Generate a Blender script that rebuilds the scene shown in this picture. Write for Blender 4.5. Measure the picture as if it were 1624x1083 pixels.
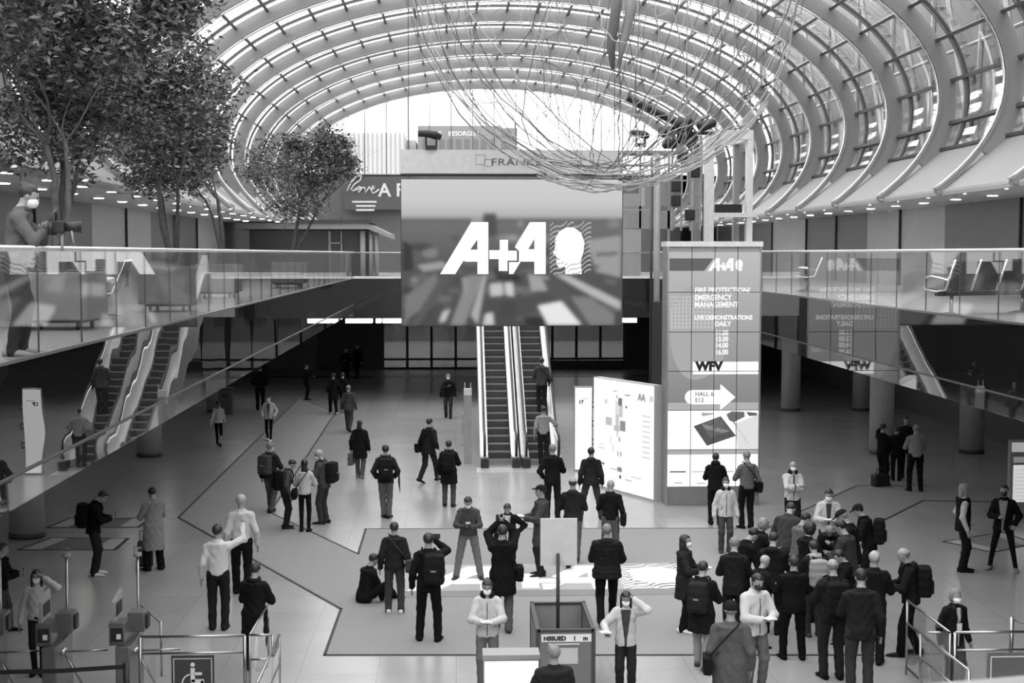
import bpy, random
import numpy as np
from math import *
for o in list(bpy.data.objects): bpy.data.objects.remove(o)
S=bpy.context.scene; COL=S.collection
random.seed(5); RNG=np.random.default_rng(5)

# ------------------------------------------------------------------ camera
F=2150.; CX=812.; CY=541.5; EYE=6.4
YAW=atan((812-722)/F); PIT=atan((CY-402)/F)
_f=np.array([sin(YAW)*cos(PIT),cos(YAW)*cos(PIT),-sin(PIT)])
_r=np.array([cos(YAW),-sin(YAW),0.]); _u=np.cross(_r,_f)
cd=bpy.data.cameras.new('camera'); cam=bpy.data.objects.new('camera',cd); COL.objects.link(cam)
cam.location=(0,0,EYE); cam.rotation_euler=(pi/2-PIT,0,-YAW)
cd.sensor_width=36; cd.lens=36*F/1624; cd.clip_start=.1; cd.clip_end=600
cd.dof.use_dof=True; cd.dof.focus_distance=27; cd.dof.aperture_fstop=7.0
S.camera=cam
def ray(px,py): return _f+_r*(px-CX)/F-_u*(py-CY)/F
def fl(px,py,z=0.):
    d=ray(px,py); return np.array([0,0,EYE])+d*(z-EYE)/d[2]
def at(px,py,Y):
    d=ray(px,py); return np.array([0,0,EYE])+d*Y/d[1]

# ------------------------------------------------------------------ sky
W=bpy.data.worlds.new('overcast_sky'); S.world=W; W.use_nodes=True
nt=W.node_tree; nt.nodes.clear()
out=nt.nodes.new('ShaderNodeOutputWorld'); bg=nt.nodes.new('ShaderNodeBackground')
tc=nt.nodes.new('ShaderNodeTexCoord'); no=nt.nodes.new('ShaderNodeTexNoise'); no.inputs['Scale'].default_value=2.5; no.inputs['Detail'].default_value=3
cr=nt.nodes.new('ShaderNodeValToRGB'); cr.color_ramp.elements[0].position=.3; cr.color_ramp.elements[0].color=(.82,.82,.82,1); cr.color_ramp.elements[1].color=(1,1,1,1)
nt.links.new(tc.outputs['Generated'],no.inputs['Vector']); nt.links.new(no.outputs['Fac'],cr.inputs['Fac'])
nt.links.new(cr.outputs['Color'],bg.inputs['Color']); nt.links.new(bg.outputs[0],out.inputs[0])
bg.inputs['Strength'].default_value=3.3
S.view_settings.view_transform='Standard'; S.view_settings.look='None'; S.view_settings.gamma=1; S.view_settings.use_curve_mapping=False
S.view_settings.exposure=0.75

# ------------------------------------------------------------------ materials
_mc={}
def mat(name,v,rough=.6,metal=0.,noise=0.,nscale=6.,spec=.5,bump=0.):
    k=(name,v,rough,metal)
    if k in _mc: return _mc[k]
    m=bpy.data.materials.new(name); m.use_nodes=True; n=m.node_tree.nodes; l=m.node_tree.links; b=n['Principled BSDF']
    b.inputs['Roughness'].default_value=rough; b.inputs['Metallic'].default_value=metal
    b.inputs['Specular IOR Level'].default_value=spec
    if noise<=0: noise=.06
    t=n.new('ShaderNodeTexCoord'); x=n.new('ShaderNodeTexNoise'); x.inputs['Scale'].default_value=nscale; x.inputs['Detail'].default_value=3
    r=n.new('ShaderNodeValToRGB'); e=r.color_ramp.elements
    lo=v*(1-noise); hi=min(1,v*(1+noise)); e[0].color=(lo,lo,lo,1); e[1].color=(hi,hi,hi,1); e[0].position=.3; e[1].position=.7
    l.new(t.outputs['Object'],x.inputs['Vector']); l.new(x.outputs['Fac'],r.inputs['Fac']); l.new(r.outputs['Color'],b.inputs['Base Color'])
    if bump>0:
        bb=n.new('ShaderNodeBump'); bb.inputs['Strength'].default_value=bump; bb.inputs['Distance'].default_value=.01
        l.new(x.outputs['Fac'],bb.inputs['Height']); l.new(bb.outputs[0],b.inputs['Normal'])
    _mc[k]=m; return m
def emis(name,v,s=1.):
    k=('e',name,v,s)
    if k in _mc: return _mc[k]
    m=bpy.data.materials.new(name); m.use_nodes=True; n=m.node_tree.nodes; n.clear()
    e=n.new('ShaderNodeEmission'); e.inputs[0].default_value=(v,v,v,1); e.inputs[1].default_value=s
    o=n.new('ShaderNodeOutputMaterial'); m.node_tree.links.new(e.outputs[0],o.inputs[0]); _mc[k]=m; return m
def glass(name,ior=1.5,tint=.92,back=None,rough=.01,wave=0.):
    m=bpy.data.materials.new(name); m.use_nodes=True; n=m.node_tree.nodes; l=m.node_tree.links; n.clear()
    o=n.new('ShaderNodeOutputMaterial'); mx=n.new('ShaderNodeMixShader'); fr=n.new('ShaderNodeFresnel'); gm=n.new('ShaderNodeNewGeometry'); im=n.new('ShaderNodeMapRange'); im.inputs[3].default_value=ior; im.inputs[4].default_value=1/ior; l.new(gm.outputs['Backfacing'],im.inputs[0]); l.new(im.outputs[0],fr.inputs['IOR'])
    if back is None:
        a=n.new('ShaderNodeBsdfTransparent'); a.inputs[0].default_value=(tint,tint,tint,1)
    else:
        a=n.new('ShaderNodeBsdfDiffuse'); a.inputs[0].default_value=(back,back,back,1)
    g=n.new('ShaderNodeBsdfGlossy'); g.inputs['Roughness'].default_value=rough; g.inputs[0].default_value=(.95,.95,.95,1)
    if wave>0:
        t=n.new('ShaderNodeTexCoord'); x=n.new('ShaderNodeTexNoise'); x.inputs['Scale'].default_value=.9; x.inputs['Detail'].default_value=1
        bb=n.new('ShaderNodeBump'); bb.inputs['Strength'].default_value=1; bb.inputs['Distance'].default_value=wave
        l.new(t.outputs['Object'],x.inputs['Vector']); l.new(x.outputs['Fac'],bb.inputs['Height']); l.new(bb.outputs[0],g.inputs['Normal'])
    l.new(fr.outputs[0],mx.inputs[0]); l.new(a.outputs[0],mx.inputs[1]); l.new(g.outputs[0],mx.inputs[2]); l.new(mx.outputs[0],o.inputs[0])
    return m

M_panel=mat('painted_steel',.55,.55,noise=.04,nscale=.6)
M_white=mat('white_metal',.75,.4)
M_light=mat('light_cladding',.28,.5,noise=.04,nscale=.4)
M_dark=mat('dark_metal',.05,.45)
M_black=mat('black_plastic',.015,.5)
M_grey=mat('grey_metal',.3,.4)
M_chrome=mat('brushed_steel',.38,.3,1.)
M_shiny=mat('polished_steel',.85,.12,1.)
M_glass=glass('clear_glass',1.45,.93)
M_roofglass=glass('roof_glass',1.13,.88)
M_rail=glass('railing_glass',1.5,.95,rough=.005)
M_fascia=glass('dark_mirror_glass',2.3,back=.012,rough=.005,wave=.003)
M_fasciaR=glass('dark_mirror_glass_right',2.3,back=.012,rough=.005,wave=.0012)
M_strip=glass('edge_strip_glass',2.2,.8)
M_wallD=mat('dark_wall',.07,.6); M_wallL=mat('light_wall_panel',.42,.6); M_wallM=mat('mid_wall_panel',.16,.55)

# ------------------------------------------------------------------ mesh helpers
class MB:
    def __init__(s): s.v=[]; s.f=[]; s.mi=[]; s.m=0
    def add(s,vs,fs):
        b=len(s.v); s.v+= [tuple(map(float,p)) for p in vs]; s.f+=[tuple(b+i for i in f) for f in fs]; s.mi+=[s.m]*len(fs)
    def box(s,c,d,rz=0.,R=None):
        hx,hy,hz=d[0]/2,d[1]/2,d[2]/2; vs=[]
        for z in(-hz,hz):
            for x,y in((-hx,-hy),(hx,-hy),(hx,hy),(-hx,hy)):
                if R is not None: p=R@np.array([x,y,z]); vs.append((p[0]+c[0],p[1]+c[1],p[2]+c[2]))
                else: vs.append((c[0]+x*cos(rz)-y*sin(rz),c[1]+x*sin(rz)+y*cos(rz),c[2]+z))
        s.add(vs,[(3,2,1,0),(4,5,6,7),(0,1,5,4),(1,2,6,5),(2,3,7,6),(3,0,4,7)]); return s
    def bx(s,x0,x1,y0,y1,z0,z1): return s.box(((x0+x1)/2,(y0+y1)/2,(z0+z1)/2),(x1-x0,y1-y0,z1-z0))
    def tube(s,pts,r,n=8,closed=False,caps=True):
        pts=[np.array(p,float) for p in pts]; N=len(pts); rs=r if hasattr(r,'__len__') else [r]*N
        vs=[];prev=None
        for i,p in enumerate(pts):
            if closed: t=pts[(i+1)%N]-pts[i-1]
            else: t=pts[min(i+1,N-1)]-pts[max(i-1,0)]
            t=t/(np.linalg.norm(t)+1e-9)
            if prev is None:
                a=np.array([0,0,1.]) if abs(t[2])<.9 else np.array([1.,0,0]); u=np.cross(t,a)
            else: u=prev-t*(prev@t)
            u=u/(np.linalg.norm(u)+1e-9); prev=u; w=np.cross(t,u)
            for k in range(n):
                a=2*pi*k/n; vs.append(p+(u*cos(a)+w*sin(a))*rs[i])
        fs=[]
        for i in range(N if closed else N-1):
            j=(i+1)%N
            for k in range(n): fs.append((i*n+k,i*n+(k+1)%n,j*n+(k+1)%n,j*n+k))
        if caps and not closed: fs+=[tuple(range(n))[::-1],tuple((N-1)*n+k for k in range(n))]
        s.add(vs,fs); return s
    def cyl(s,c,r,h,n=24,r2=None): return s.tube([c,(c[0],c[1],c[2]+h)],[r,r if r2 is None else r2],n)
    def ell(s,c,r,n=10,R=None):
        vs=[];fs=[];m=n//2+1
        for i in range(m):
            a=pi*i/(m-1)
            for k in range(n):
                b=2*pi*k/n; p=np.array([sin(a)*cos(b)*r[0],sin(a)*sin(b)*r[1],cos(a)*r[2]])
                if R is not None: p=R@p
                vs.append(p+np.array(c))
        for i in range(m-1):
            for k in range(n): fs.append((i*n+k,(i+1)*n+k,(i+1)*n+(k+1)%n,i*n+(k+1)%n))
        s.add(vs,fs); return s
    def poly(s,pts,th,o,ux,uy):
        # 2D outline extruded: origin o, in-plane axes ux, uy, thickness along ux x uy
        o=np.array(o,float);ux=np.array(ux,float);uy=np.array(uy,float);n=np.cross(ux,uy);N=len(pts)
        vs=[o+ux*a+uy*b for a,b in pts]+[o+ux*a+uy*b+n*th for a,b in pts]
        fs=[tuple(range(N))[::-1],tuple(range(N,2*N))]+[(i,(i+1)%N,N+(i+1)%N,N+i) for i in range(N)]
        s.add(vs,fs); return s
    def build(s,name,m,parent=None,smooth=False,bevel=0.,loc=None,**k):
        me=bpy.data.meshes.new(name); me.from_pydata(s.v,[],s.f)
        for x in (m if isinstance(m,(list,tuple)) else [m]): me.materials.append(x)
        if isinstance(m,(list,tuple)): me.polygons.foreach_set('material_index',s.mi)
        if smooth: me.polygons.foreach_set('use_smooth',[True]*len(me.polygons))
        o=bpy.data.objects.new(name,me); COL.objects.link(o)
        if parent: o.parent=parent
        if loc is not None: o.location=loc
        if bevel>0:
            b=o.modifiers.new('bevel','BEVEL'); b.width=bevel; b.segments=2; b.limit_method='ANGLE'
        for a,b in k.items(): o[a]=b
        return o
def tag(o,label=None,cat=None,group=None,kind=None):
    if label: o['label']=label
    if cat: o['category']=cat
    if group: o['group']=group
    if kind: o['kind']=kind
    return o
def empty(name,loc=(0,0,0),rz=0.,label=None,cat=None,group=None,kind=None):
    o=bpy.data.objects.new(name,None); COL.objects.link(o); o.location=loc; o.rotation_euler=(0,0,rz); o.empty_display_size=.2
    return tag(o,label,cat,group,kind)
def struct(o): o['kind']='structure'; return o
def copy_tree(o,parent=None):
    c=o.copy(); COL.objects.link(c)
    if parent: c.parent=parent
    for ch in list(o.children): copy_tree(ch,c)
    return c
def text(body,size,m,name,parent,loc,rot=(pi/2,0,0),ext=.004,bold=.0,align='LEFT',sx=1.):
    cu=bpy.data.curves.new('t','FONT'); cu.body=body; cu.size=size; cu.extrude=ext; cu.offset=bold; cu.align_x=align; cu.resolution_u=3
    t=bpy.data.objects.new('t',cu); COL.objects.link(t); dg=bpy.context.evaluated_depsgraph_get()
    me=bpy.data.meshes.new_from_object(t.evaluated_get(dg)); bpy.data.objects.remove(t)
    me.materials.clear(); me.materials.append(m)
    o=bpy.data.objects.new(name,me); COL.objects.link(o); o.parent=parent; o.location=loc; o.rotation_euler=rot; o.scale=(sx,1,1); return o
# ================================================================== SETTING
GLX,GRX=-4.25,8.3          # gallery edges
GZ=5.35; FZ=4.28; SZ=3.95  # gallery floor, mirror cladding bottom, glass strip bottom
XC=2.03
# floor
def floor_mat():
    m=bpy.data.materials.new('polished_stone_floor'); m.use_nodes=True; n=m.node_tree.nodes; l=m.node_tree.links; b=n['Principled BSDF']
    t=n.new('ShaderNodeTexCoord'); br=n.new('ShaderNodeTexBrick'); br.offset=0; br.squash=1
    br.inputs['Scale'].default_value=1; br.inputs['Mortar Size'].default_value=.006; br.inputs['Brick Width'].default_value=1.2; br.inputs['Row Height'].default_value=1.2
    br.inputs['Color1'].default_value=(.40,.40,.40,1); br.inputs['Color2'].default_value=(.37,.37,.37,1); br.inputs['Mortar'].default_value=(.28,.28,.28,1)
    no=n.new('ShaderNodeTexNoise'); no.inputs['Scale'].default_value=.7; no.inputs['Detail'].default_value=4
    mx=n.new('ShaderNodeMix'); mx.data_type='RGBA'; mx.blend_type='MULTIPLY'; mx.inputs[0].default_value=.25
    l.new(t.outputs['Object'],br.inputs['Vector']); l.new(t.outputs['Object'],no.inputs['Vector'])
    l.new(br.outputs['Color'],mx.inputs[6]); l.new(no.outputs['Fac'],mx.inputs[7]); l.new(mx.outputs[2],b.inputs['Base Color'])
    b.inputs['Roughness'].default_value=.22; b.inputs['Specular IOR Level'].default_value=.6
    return m
M_floor=floor_mat()
struct(MB().bx(-14.9,18.9,-2,75.2,-.3,0).build('floor',M_floor))
M_carpet=mat('grey_carpet',.25,.9,noise=.05,nscale=30); M_edge=mat('carpet_edge_strip',.03,.7)
def ribbon(pts,w,z,closed=False):
    mb=MB()
    for i in range(len(pts)-(0 if closed else 1)):
        a=np.array(pts[i][:2]); b=np.array(pts[(i+1)%len(pts)][:2]); d=b-a; L=np.linalg.norm(d); c=(a+b)/2
        mb.box((c[0],c[1],z/2),(L+w,w,z),atan2(d[1],d[0]))
    return mb
MPX=lambda L:[fl(*p) for p in L]
# carpet: path coming down from the back left, turning into the wide field with the logo
outer=[(474,632),(283,821),(541,966),(515,1039),(1305,1039)]
inner=[(531,656),(428,813),(568,879),(580,839),(1060,837)]
o_=MPX(outer); i_=MPX(inner)
rb=fl(1395,1039); rt=fl(1217,838)
def flat(poly,z,name,m,parent=None,zb=0.001):
    mb=MB(); N=len(poly); mb.add([(p[0],p[1],zb) for p in poly]+[(p[0],p[1],z) for p in poly],[tuple(range(N))[::-1],tuple(range(N,2*N))]+[(i,(i+1)%N,N+(i+1)%N,N+i) for i in range(N)])
    return mb.build(name,m,parent)
cp=empty('carpet',(0,0,0),0,'mid grey carpet field with dark edging and a path running to the back left','carpet')
flat([o_[0],o_[1],i_[1],i_[0]],.008,'path_carpet',M_carpet,cp)
flat([o_[1],o_[2],i_[2],i_[1]],.008,'path_carpet',M_carpet,cp)
fb=[o_[3],rb,fl(1388,832),fl(1217,838),i_[3],i_[2],o_[2]]
flat(fb,.008,'carpet_field',M_carpet,cp)
ribbon([i_[0],i_[1],i_[2],i_[3],fl(1217,838),fl(1273,810),fl(1360,770),fl(1470,771)],.05,.012).build('edge_strip',M_edge,cp)
ribbon([o_[0],o_[1],o_[2],o_[3],rb,fl(1300,960),fl(1388,832),fl(1464,794),fl(1624,797)],.05,.012).build('edge_strip',M_edge,cp)
flat([fl(1217,838),fl(1388,832),fl(1464,794),fl(1624,797),fl(1624,771),fl(1360,770),fl(1273,810)],.008,'branch_carpet',mat('grey_carpet_dim',.22,.9,noise=.05,nscale=30),cp)
# dark threshold band near the doors
struct(MB().bx(-12,16,70,71,0.001,.008).build('trim_1',mat('dark_threshold',.06,.4)))

# side walls ground floor
struct(MB().bx(18.5,18.8,-2,75,0,4.3).build('wall_right',M_wallM))
struct(MB().bx(-14.8,-14.5,-2,75,0,4.3).build('wall_left',M_wallM))
# right inner dark wall pieces and back wall parts
wb=MB(); wb.bx(-14.5,-3.95,74.8,75.1,0,4.3); wb.bx(9.4,18.5,74.8,75.1,0,4.3)
struct(wb.build('wall_back',M_wallD))
wp=MB(); wp.bx(-10.3,-7.6,74.6,74.8,0,4.0); struct(wp.build('trim_2',mat('grey_panel',.14,.6)))
# galleries
M_gfloor=mat('gallery_stone',.42,.25,noise=.05,nscale=1)
def slab(x0,x1,y0,y1,name,zb=4.32):
    return struct(MB().bx(x0,x1,y0,y1,zb,GZ).build(name,M_gfloor))
slab(-14.8,GLX-.06,3.5,57,'floor_gallery_left'); slab(GRX+.06,18.8,3.5,57,'floor_gallery_right')
slab(-14.8,18.8,57.15,75.2,'floor_gallery_back',3.75)
# columns
M_col=mat('grey_column',.45,.45)
for x,ys in((-9.7,(30.8,43.1,55.2)),(13.66,(42.7,54.5,66)),(16.6,(42.7,54.5)),(-12.6,(43,55))):
    for y in ys:
        if x==-9.7: where='left gallery, '+{30.8:'nearest the turnstiles',43.1:'middle one with the floor stickers in front',55.2:'farthest one by the low bin'}[y]
        elif x==-12.6: where='left gallery close to the side wall, '+('the nearer' if y<50 else 'the farther')
        elif x==13.66: where='right gallery in the row near its edge, '+{42.7:'nearest, beside the dark group with the light jacket',54.5:'second from the front',66:'farthest back'}[y]
        else: where='right gallery in the outer row, '+('the nearer' if y<50 else 'the farther')
        r=empty('column',(x,y,0),0,'round grey column under the '+where,'column','columns under the galleries')
        MB().cyl((0,0,.12),.385,4.3-.12,32).build('shaft',M_col,r,True)
        MB().cyl((0,0,0),.40,.12,32).build('base_ring',M_dark,r,True)
# upper side walls behind the galleries
WX=14.6
def gal_wall(sgn):
    xw=WX if sgn>0 else 2*XC-WX; segs=[(0,8,M_wallM),(8,14,M_wallL),(14,22,M_wallM),(22,30,M_wallL),(30,40,M_wallM),(40,47.7,M_wallL),(47.7,56,M_wallM),(56,62,M_wallL),(62,75,M_wallM)]
    r=empty('wall_upper_'+('right' if sgn>0 else 'left'),(0,0,0),kind='structure')
    for a,b,m in segs:
        if sgn<0 and a==22: m=M_wallL
        MB().bx(min(xw,xw+sgn*.2),max(xw,xw+sgn*.2),a,b-.03,GZ,7.9).build('wall_panel',m,r)
    mb=MB()
    for y in (51.5,55.9,62,8,34.5,44): mb.bx(xw-sgn*.04-.03,xw-sgn*.04+.03,y-.04,y+.04,GZ,7.85)
    mb.build('joint_strip',M_black,r)
gal_wall(1); gal_wall(-1)

# ---- roof: ribs on an ellipse
A_,B_=10.85,4.93; ZC=EYE+4.07; T0=-32.
def epos(t,off=0.,sx=1):
    t=radians(t); c,s=cos(t),sin(t); nx,nz=c/A_,s/B_; L=hypot(nx,nz)
    return XC+A_*c+off*nx/L, ZC+B_*s+off*nz/L
def arc_prism(t0,t1,n,o0,o1,y0,y1):
    mb=MB(); vs=[];fs=[]
    for i in range(n+1):
        t=t0+(t1-t0)*i/n; a=epos(t,o0); b=epos(t,o1)
        vs+=[(a[0],y0,a[1]),(b[0],y0,b[1]),(b[0],y1,b[1]),(a[0],y1,a[1])]
    for i in range(n):
        for k in range(4): fs.append((4*i+k,4*i+(k+1)%4,4*i+4+(k+1)%4,4*i+4+k))
    fs+=[(3,2,1,0),(4*n,4*n+1,4*n+2,4*n+3)]
    mb.add(vs,fs); return mb
RS=4.33; ribs=[74.9-RS*k for k in range(18)]   # 74.9 .. 1.3
M_rib=mat('roof_rib_paint',.31,.5,noise=.03,nscale=.5); M_purl=mat('roof_purlin',.10,.5); M_ribedge=mat('rib_edge_chrome',.8,.2,1.)
ceil=empty('ceiling',(0,0,0),kind='structure')
# arc length table
ts=np.linspace(-17,197,400); pp=np.array([epos(t,.5) for t in ts]); al=np.concatenate([[0],np.cumsum(np.hypot(*np.diff(pp,axis=0).T))])
NP=int(al[-1]/1.17); pt=np.interp(np.linspace(0,al[-1],NP+1),al,ts)
for y in ribs:
    if y<1: continue
    arc_prism(-19,199,72,0.,.46,y-.06,y+.06).build('rib',M_rib,ceil)
    arc_prism(-19,199,72,-.0,.03,y-.12,y+.12).build('rib_flange',M_rib,ceil)
    arc_prism(-31.5,-18,12,0.,.10,y-.07,y+.07).build('rib_tail',M_rib,ceil); arc_prism(198,211.5,12,0.,.10,y-.07,y+.07).build('rib_tail',M_rib,ceil)
    for s in (0,1):
        P=[]
        for i in range(40):
            t=T0+(90-T0)*i/39
            if s: t=180-t
            x,z=epos(t,-.05)
            P.append((x,y-.1,z))
        MB().tube(P,.035,6).build('rib_edge_tube',M_ribedge,ceil,True)
for i in range(len(ribs)-1):
    y1,y0=ribs[i],ribs[i+1]
    if y1<2: continue
    arc_prism(-17,197,72,.47,.485,y0+.05,y1-.05).build('glazing',M_roofglass,ceil,True)
    mb=MB()
    for t in pt:
        a=epos(t,.395); tt=radians(t); nx,nz=cos(tt)/A_,sin(tt)/B_; L=hypot(nx,nz); an=atan2(nz/L,nx/L)
        R=np.array([[cos(an),0,-sin(an)],[0,1,0],[sin(an),0,cos(an)]])
        mb.box((a[0],(y0+y1)/2,a[1]),(.14,y1-y0-.15,.09),R=R)
    mb.build('purlin',M_purl,ceil)
    ym=y0+(y1-y0)*.80
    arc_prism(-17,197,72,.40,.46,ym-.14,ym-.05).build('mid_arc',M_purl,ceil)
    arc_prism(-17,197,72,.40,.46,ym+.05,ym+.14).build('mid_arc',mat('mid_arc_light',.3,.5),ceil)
# cladding bands, soffits
for sgn,nm in((1,'right'),(-1,'left')):
    X=lambda x: x if sgn>0 else 2*XC-x
    a=(X(12.95),EYE+2.72); b=(X(11.42),EYE+1.46)
    mb=MB(); mb.add([(a[0],1,a[1]),(a[0],75,a[1]),(b[0],75,b[1]),(b[0],1,b[1]),(a[0]+sgn*.1,1,a[1]),(a[0]+sgn*.1,75,a[1]),(b[0]+sgn*.15,75,b[1]),(b[0]+sgn*.15,1,b[1])],[(0,1,2,3),(7,6,5,4),(0,4,5,1),(3,2,6,7)])
    struct(mb.build('ceiling_cladding_'+nm,M_light))
    x0,x1=sorted((X(11.42),X(WX+.2)))
    struct(MB().bx(x0,x1,1,75,EYE+1.44,EYE+1.5).build('ceiling_soffit_'+nm,mat('soffit_panel',.45,.5)))
    x0,x1=sorted((X(11.4),X(11.6))); struct(MB().bx(x0,x1,1,75,EYE+1.36,EYE+1.44).build('trim_3' if sgn>0 else 'trim_4',M_grey))
    x0,x1=sorted((X(12.9),X(WX+5))); struct(MB().bx(x0,x1,1,75,EYE+2.72,EYE+2.8).build('ceiling_outer_'+nm,M_wallD))
    # brackets holding each rib foot
    rr=empty('trim_'+('5' if sgn>0 else '6'),(0,0,0),kind='structure')
    for y in ribs[2:-3]:
        x,z=epos(T0 if sgn>0 else 180-T0,-.02)
        MB().tube([(x,y-.1,z),(x+sgn*.05,y-.1,z-.06),(x+sgn*.55,y-.1,z-.1)],[.05,.06,.03],6).build('rib_foot',M_chrome,rr)
    # recessed downlights
# downlights: each a lamp
M_lamp=emis('downlight_glow',1,22)
dl=None
for sgn in (1,-1):
    for row,(xo,yo) in enumerate(((11.95,0.),(13.2,1.2))):
        for k in range(21):
            y=19.5+2.45*k+yo; x=xo if sgn>0 else 2*XC-xo
            if dl is None:
                dl=empty('downlight',(x,y,EYE+1.44)); MB().cyl((0,0,-.02),.17,.02,16).build('bezel',M_white,dl); MB().cyl((0,0,-.03),.12,.012,16).build('lens',M_lamp,dl); o=dl
            else: o=copy_tree(dl); o.location=(x,y,EYE+1.44)
            side='right' if sgn>0 else 'left'
            tag(o,'round recessed downlight glowing in the soffit over the %s gallery, %s row'%(side,('edge','wall')[row]),'ceiling light','downlights in the %s soffit, %s row'%(side,('edge','wall')[row]))
gd=None
for sgn in(1,-1):
    for xo in (10.6,15.2):
        for k in range(7):
            x=xo if sgn>0 else 2*XC-xo; y=22+6.1*k
            if gd is None:
                gd=empty('downlight',(x,y,4.32)); MB().cyl((0,0,-.02),.2,.02,16).build('bezel',M_white,gd); MB().cyl((0,0,-.03),.16,.012,16).build('lens',emis('ground_downlight_glow',1,20),gd); o=gd
            else: o=copy_tree(gd); o.location=(x,y,4.32)
            tag(o,'recessed downlight in the ground floor soffit below the %s gallery, mirrored in the dark floor'%('right' if sgn>0 else 'left'),'ceiling light','downlights below the %s gallery'%('right' if sgn>0 else 'left'))
# wall washers on the light panels of the right wall
for y in (42.,43.9,45.8,57.5,59.5):
    L=bpy.data.lights.new('wall_washer_lamp','SPOT'); L.energy=70; L.spot_size=radians(60); L.spot_blend=.6; L.shadow_soft_size=.05
    r=empty('wall_washer',(14.2,y,EYE+1.42),0,'small wall washing spotlight above the pale panel of the right gallery wall','ceiling light','wall washers on the right gallery wall')
    MB().cyl((0,0,-.05),.07,.05,12).build('housing',M_white,r)
    o=bpy.data.objects.new('lamp',L); COL.objects.link(o); o.parent=r; o.location=(0,0,-.08); o.rotation_euler=(0,radians(14),0)

# gallery cladding + railings
def gallery_edge(x,sgn,y0,y1,nm,mf,wl):
    struct(MB().bx(min(x,x-sgn*.0)-.01,x+.01,y0,y1,FZ,GZ).build('trim_fascia_'+nm,mf))
    struct(MB().bx(x-.012,x+.012,y0,y1,SZ,FZ-.02).build('trim_strip_'+nm,M_strip))
    struct(MB().bx(x-.02-.01*sgn,x+.02-.01*sgn,y0,y1,FZ-.025,FZ).build('trim_lower_profile_'+nm,M_dark))
    struct(MB().bx(x-.03,x+.03,y0,y1,GZ,GZ+.035).build('trim_floor_profile_'+nm,M_chrome))
    r=empty('glass_railing',(x,y0,GZ),0,'frameless glass railing with round steel handrail along the %s gallery edge'%nm,'railing')
    MB().tube([(0,0,1.1),(0,y1-y0,1.1)],.03,10).build('handrail',mat('pale_handrail',.7,.3,.6),r,True)
    n=int((y1-y0)/1.6)
    for i in range(n):
        a=i*1.6; MB().bx(-.008,.008,a+.008,a+1.592,.04,1.08).build('glass_panel',M_rail,r)
    for i in range(1,n+1): MB().bx(-.008,.008,i*1.6-.007,i*1.6+.007,.04,1.08).build('joint_seal',M_dark,r)
gallery_edge(GLX,-1,4.4,57,'left',M_fascia,1); gallery_edge(GRX,1,4.4,57,'right',M_fasciaR,1)
# cross gallery edge at the back
def cross_edge(x0,x1,nm,i):
    struct(MB().bx(x0,x1,57.0,57.04,3.7,GZ).build('trim_fascia_back_'+nm,M_fasciaR))
    struct(MB().bx(x0,x1,56.96,57.1,GZ,GZ+.1).build('trim_floor_profile_back_'+nm,M_white))
    r=empty('glass_railing',(x0,57,GZ),0,'far glass railing across the cross gallery, %s of the escalators'%nm,'railing')
    MB().tube([(0,0,1.08),(x1-x0,0,1.08)],.03,8).build('handrail',M_chrome,r,True)
    MB().bx(0,x1-x0,-.01,.01,.1,1.05).build('glass_panel',M_rail,r)
cross_edge(GLX,.7,'left',0); cross_edge(3.9,GRX,'right',1)
# soffit light boxes under the cross gallery
for px0,px1 in((362,412),(418,470),(548,590),(596,604),(607,640),(989,1010)):
    a=at(px0,510,58.3); b=at(px1,510,58.3)
    r=empty('light_box',(0,0,0),0,'bright ceiling light box under the edge of the back gallery','ceiling light','light boxes under the back gallery')
    MB().bx(a[0],b[0],58.3,58.9,3.42,3.62).build('diffuser',emis('light_box_glow',1,2.2),r)
    MB().bx(a[0]-.04,b[0]+.04,58.26,58.94,3.62,3.74).build('housing',M_dark,r)
# entrance doors at the back
r=empty('window_1',(0,75,0),kind='structure')
MB().bx(-4,9.4,-.01,.01,0,4.3).build('window_pane',glass('tinted_door_glass',1.5,.3),r)
k=0
fr=MB()
for i in range(11):
    x=-4+1.34*i; fr.bx(x-.07,x+.07,-.06,.06,0,4.3)
fr.bx(-4,9.4,-.05,.05,0,.12); fr.bx(-4,9.4,-.05,.05,.5,.62); fr.bx(-4,9.4,-.05,.05,2.9,3.05); fr.bx(-4,9.4,-.05,.05,4.1,4.3)
fr.build('window_frame',M_black,r)
# dark lobby revolving pieces either side
struct(MB().bx(5.2,9.4,74.5,74.7,0,.5).build('trim_7',M_black))
# outside ground
struct(MB().bx(-80,90,75.3,200,-.35,-.05).build('ground_outside',mat('street_paving',.3,.8)))
# gable
r=empty('window_2',(0,75.6,0),kind='structure')
wallb=MB(); wallb.bx(-10.6,14.6,-.1,.1,GZ,10.72); wallb.build('sill_wall',mat('upper_back_wall',.13,.6),r)
g=arc_prism(-20,200,72,-.02,.6,-.05,.05)
pts=[epos(t,.3) for t in np.linspace(2.5,177.5,60)]
m2=MB(); m2.poly([(p[0],p[1]) for p in pts],.02,(0,.02,0),(1,0,0),(0,0,1)); m2.build('gable_pane',M_roofglass,r)
mm=MB()
for i in range(-9,10):
    x=XC+.15+1.19*i
    if abs((x-XC)/A_)>.98: continue
    zt=ZC+B_*sqrt(1-((x-XC)/A_)**2)+.1; mm.bx(x-.025,x+.025,-.06,.03,10.7,zt)
mm.build('mullion',mat('mullion_grey',.12,.4),r)
MB().bx(-9,13,-.1,.08,10.66,10.78).build('sill',M_grey,r)
struct(MB().bx(-14.8,18.9,-2.3,-2.0,0,10.7).build('wall_front',mat('front_wall',.3,.6)))
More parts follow.
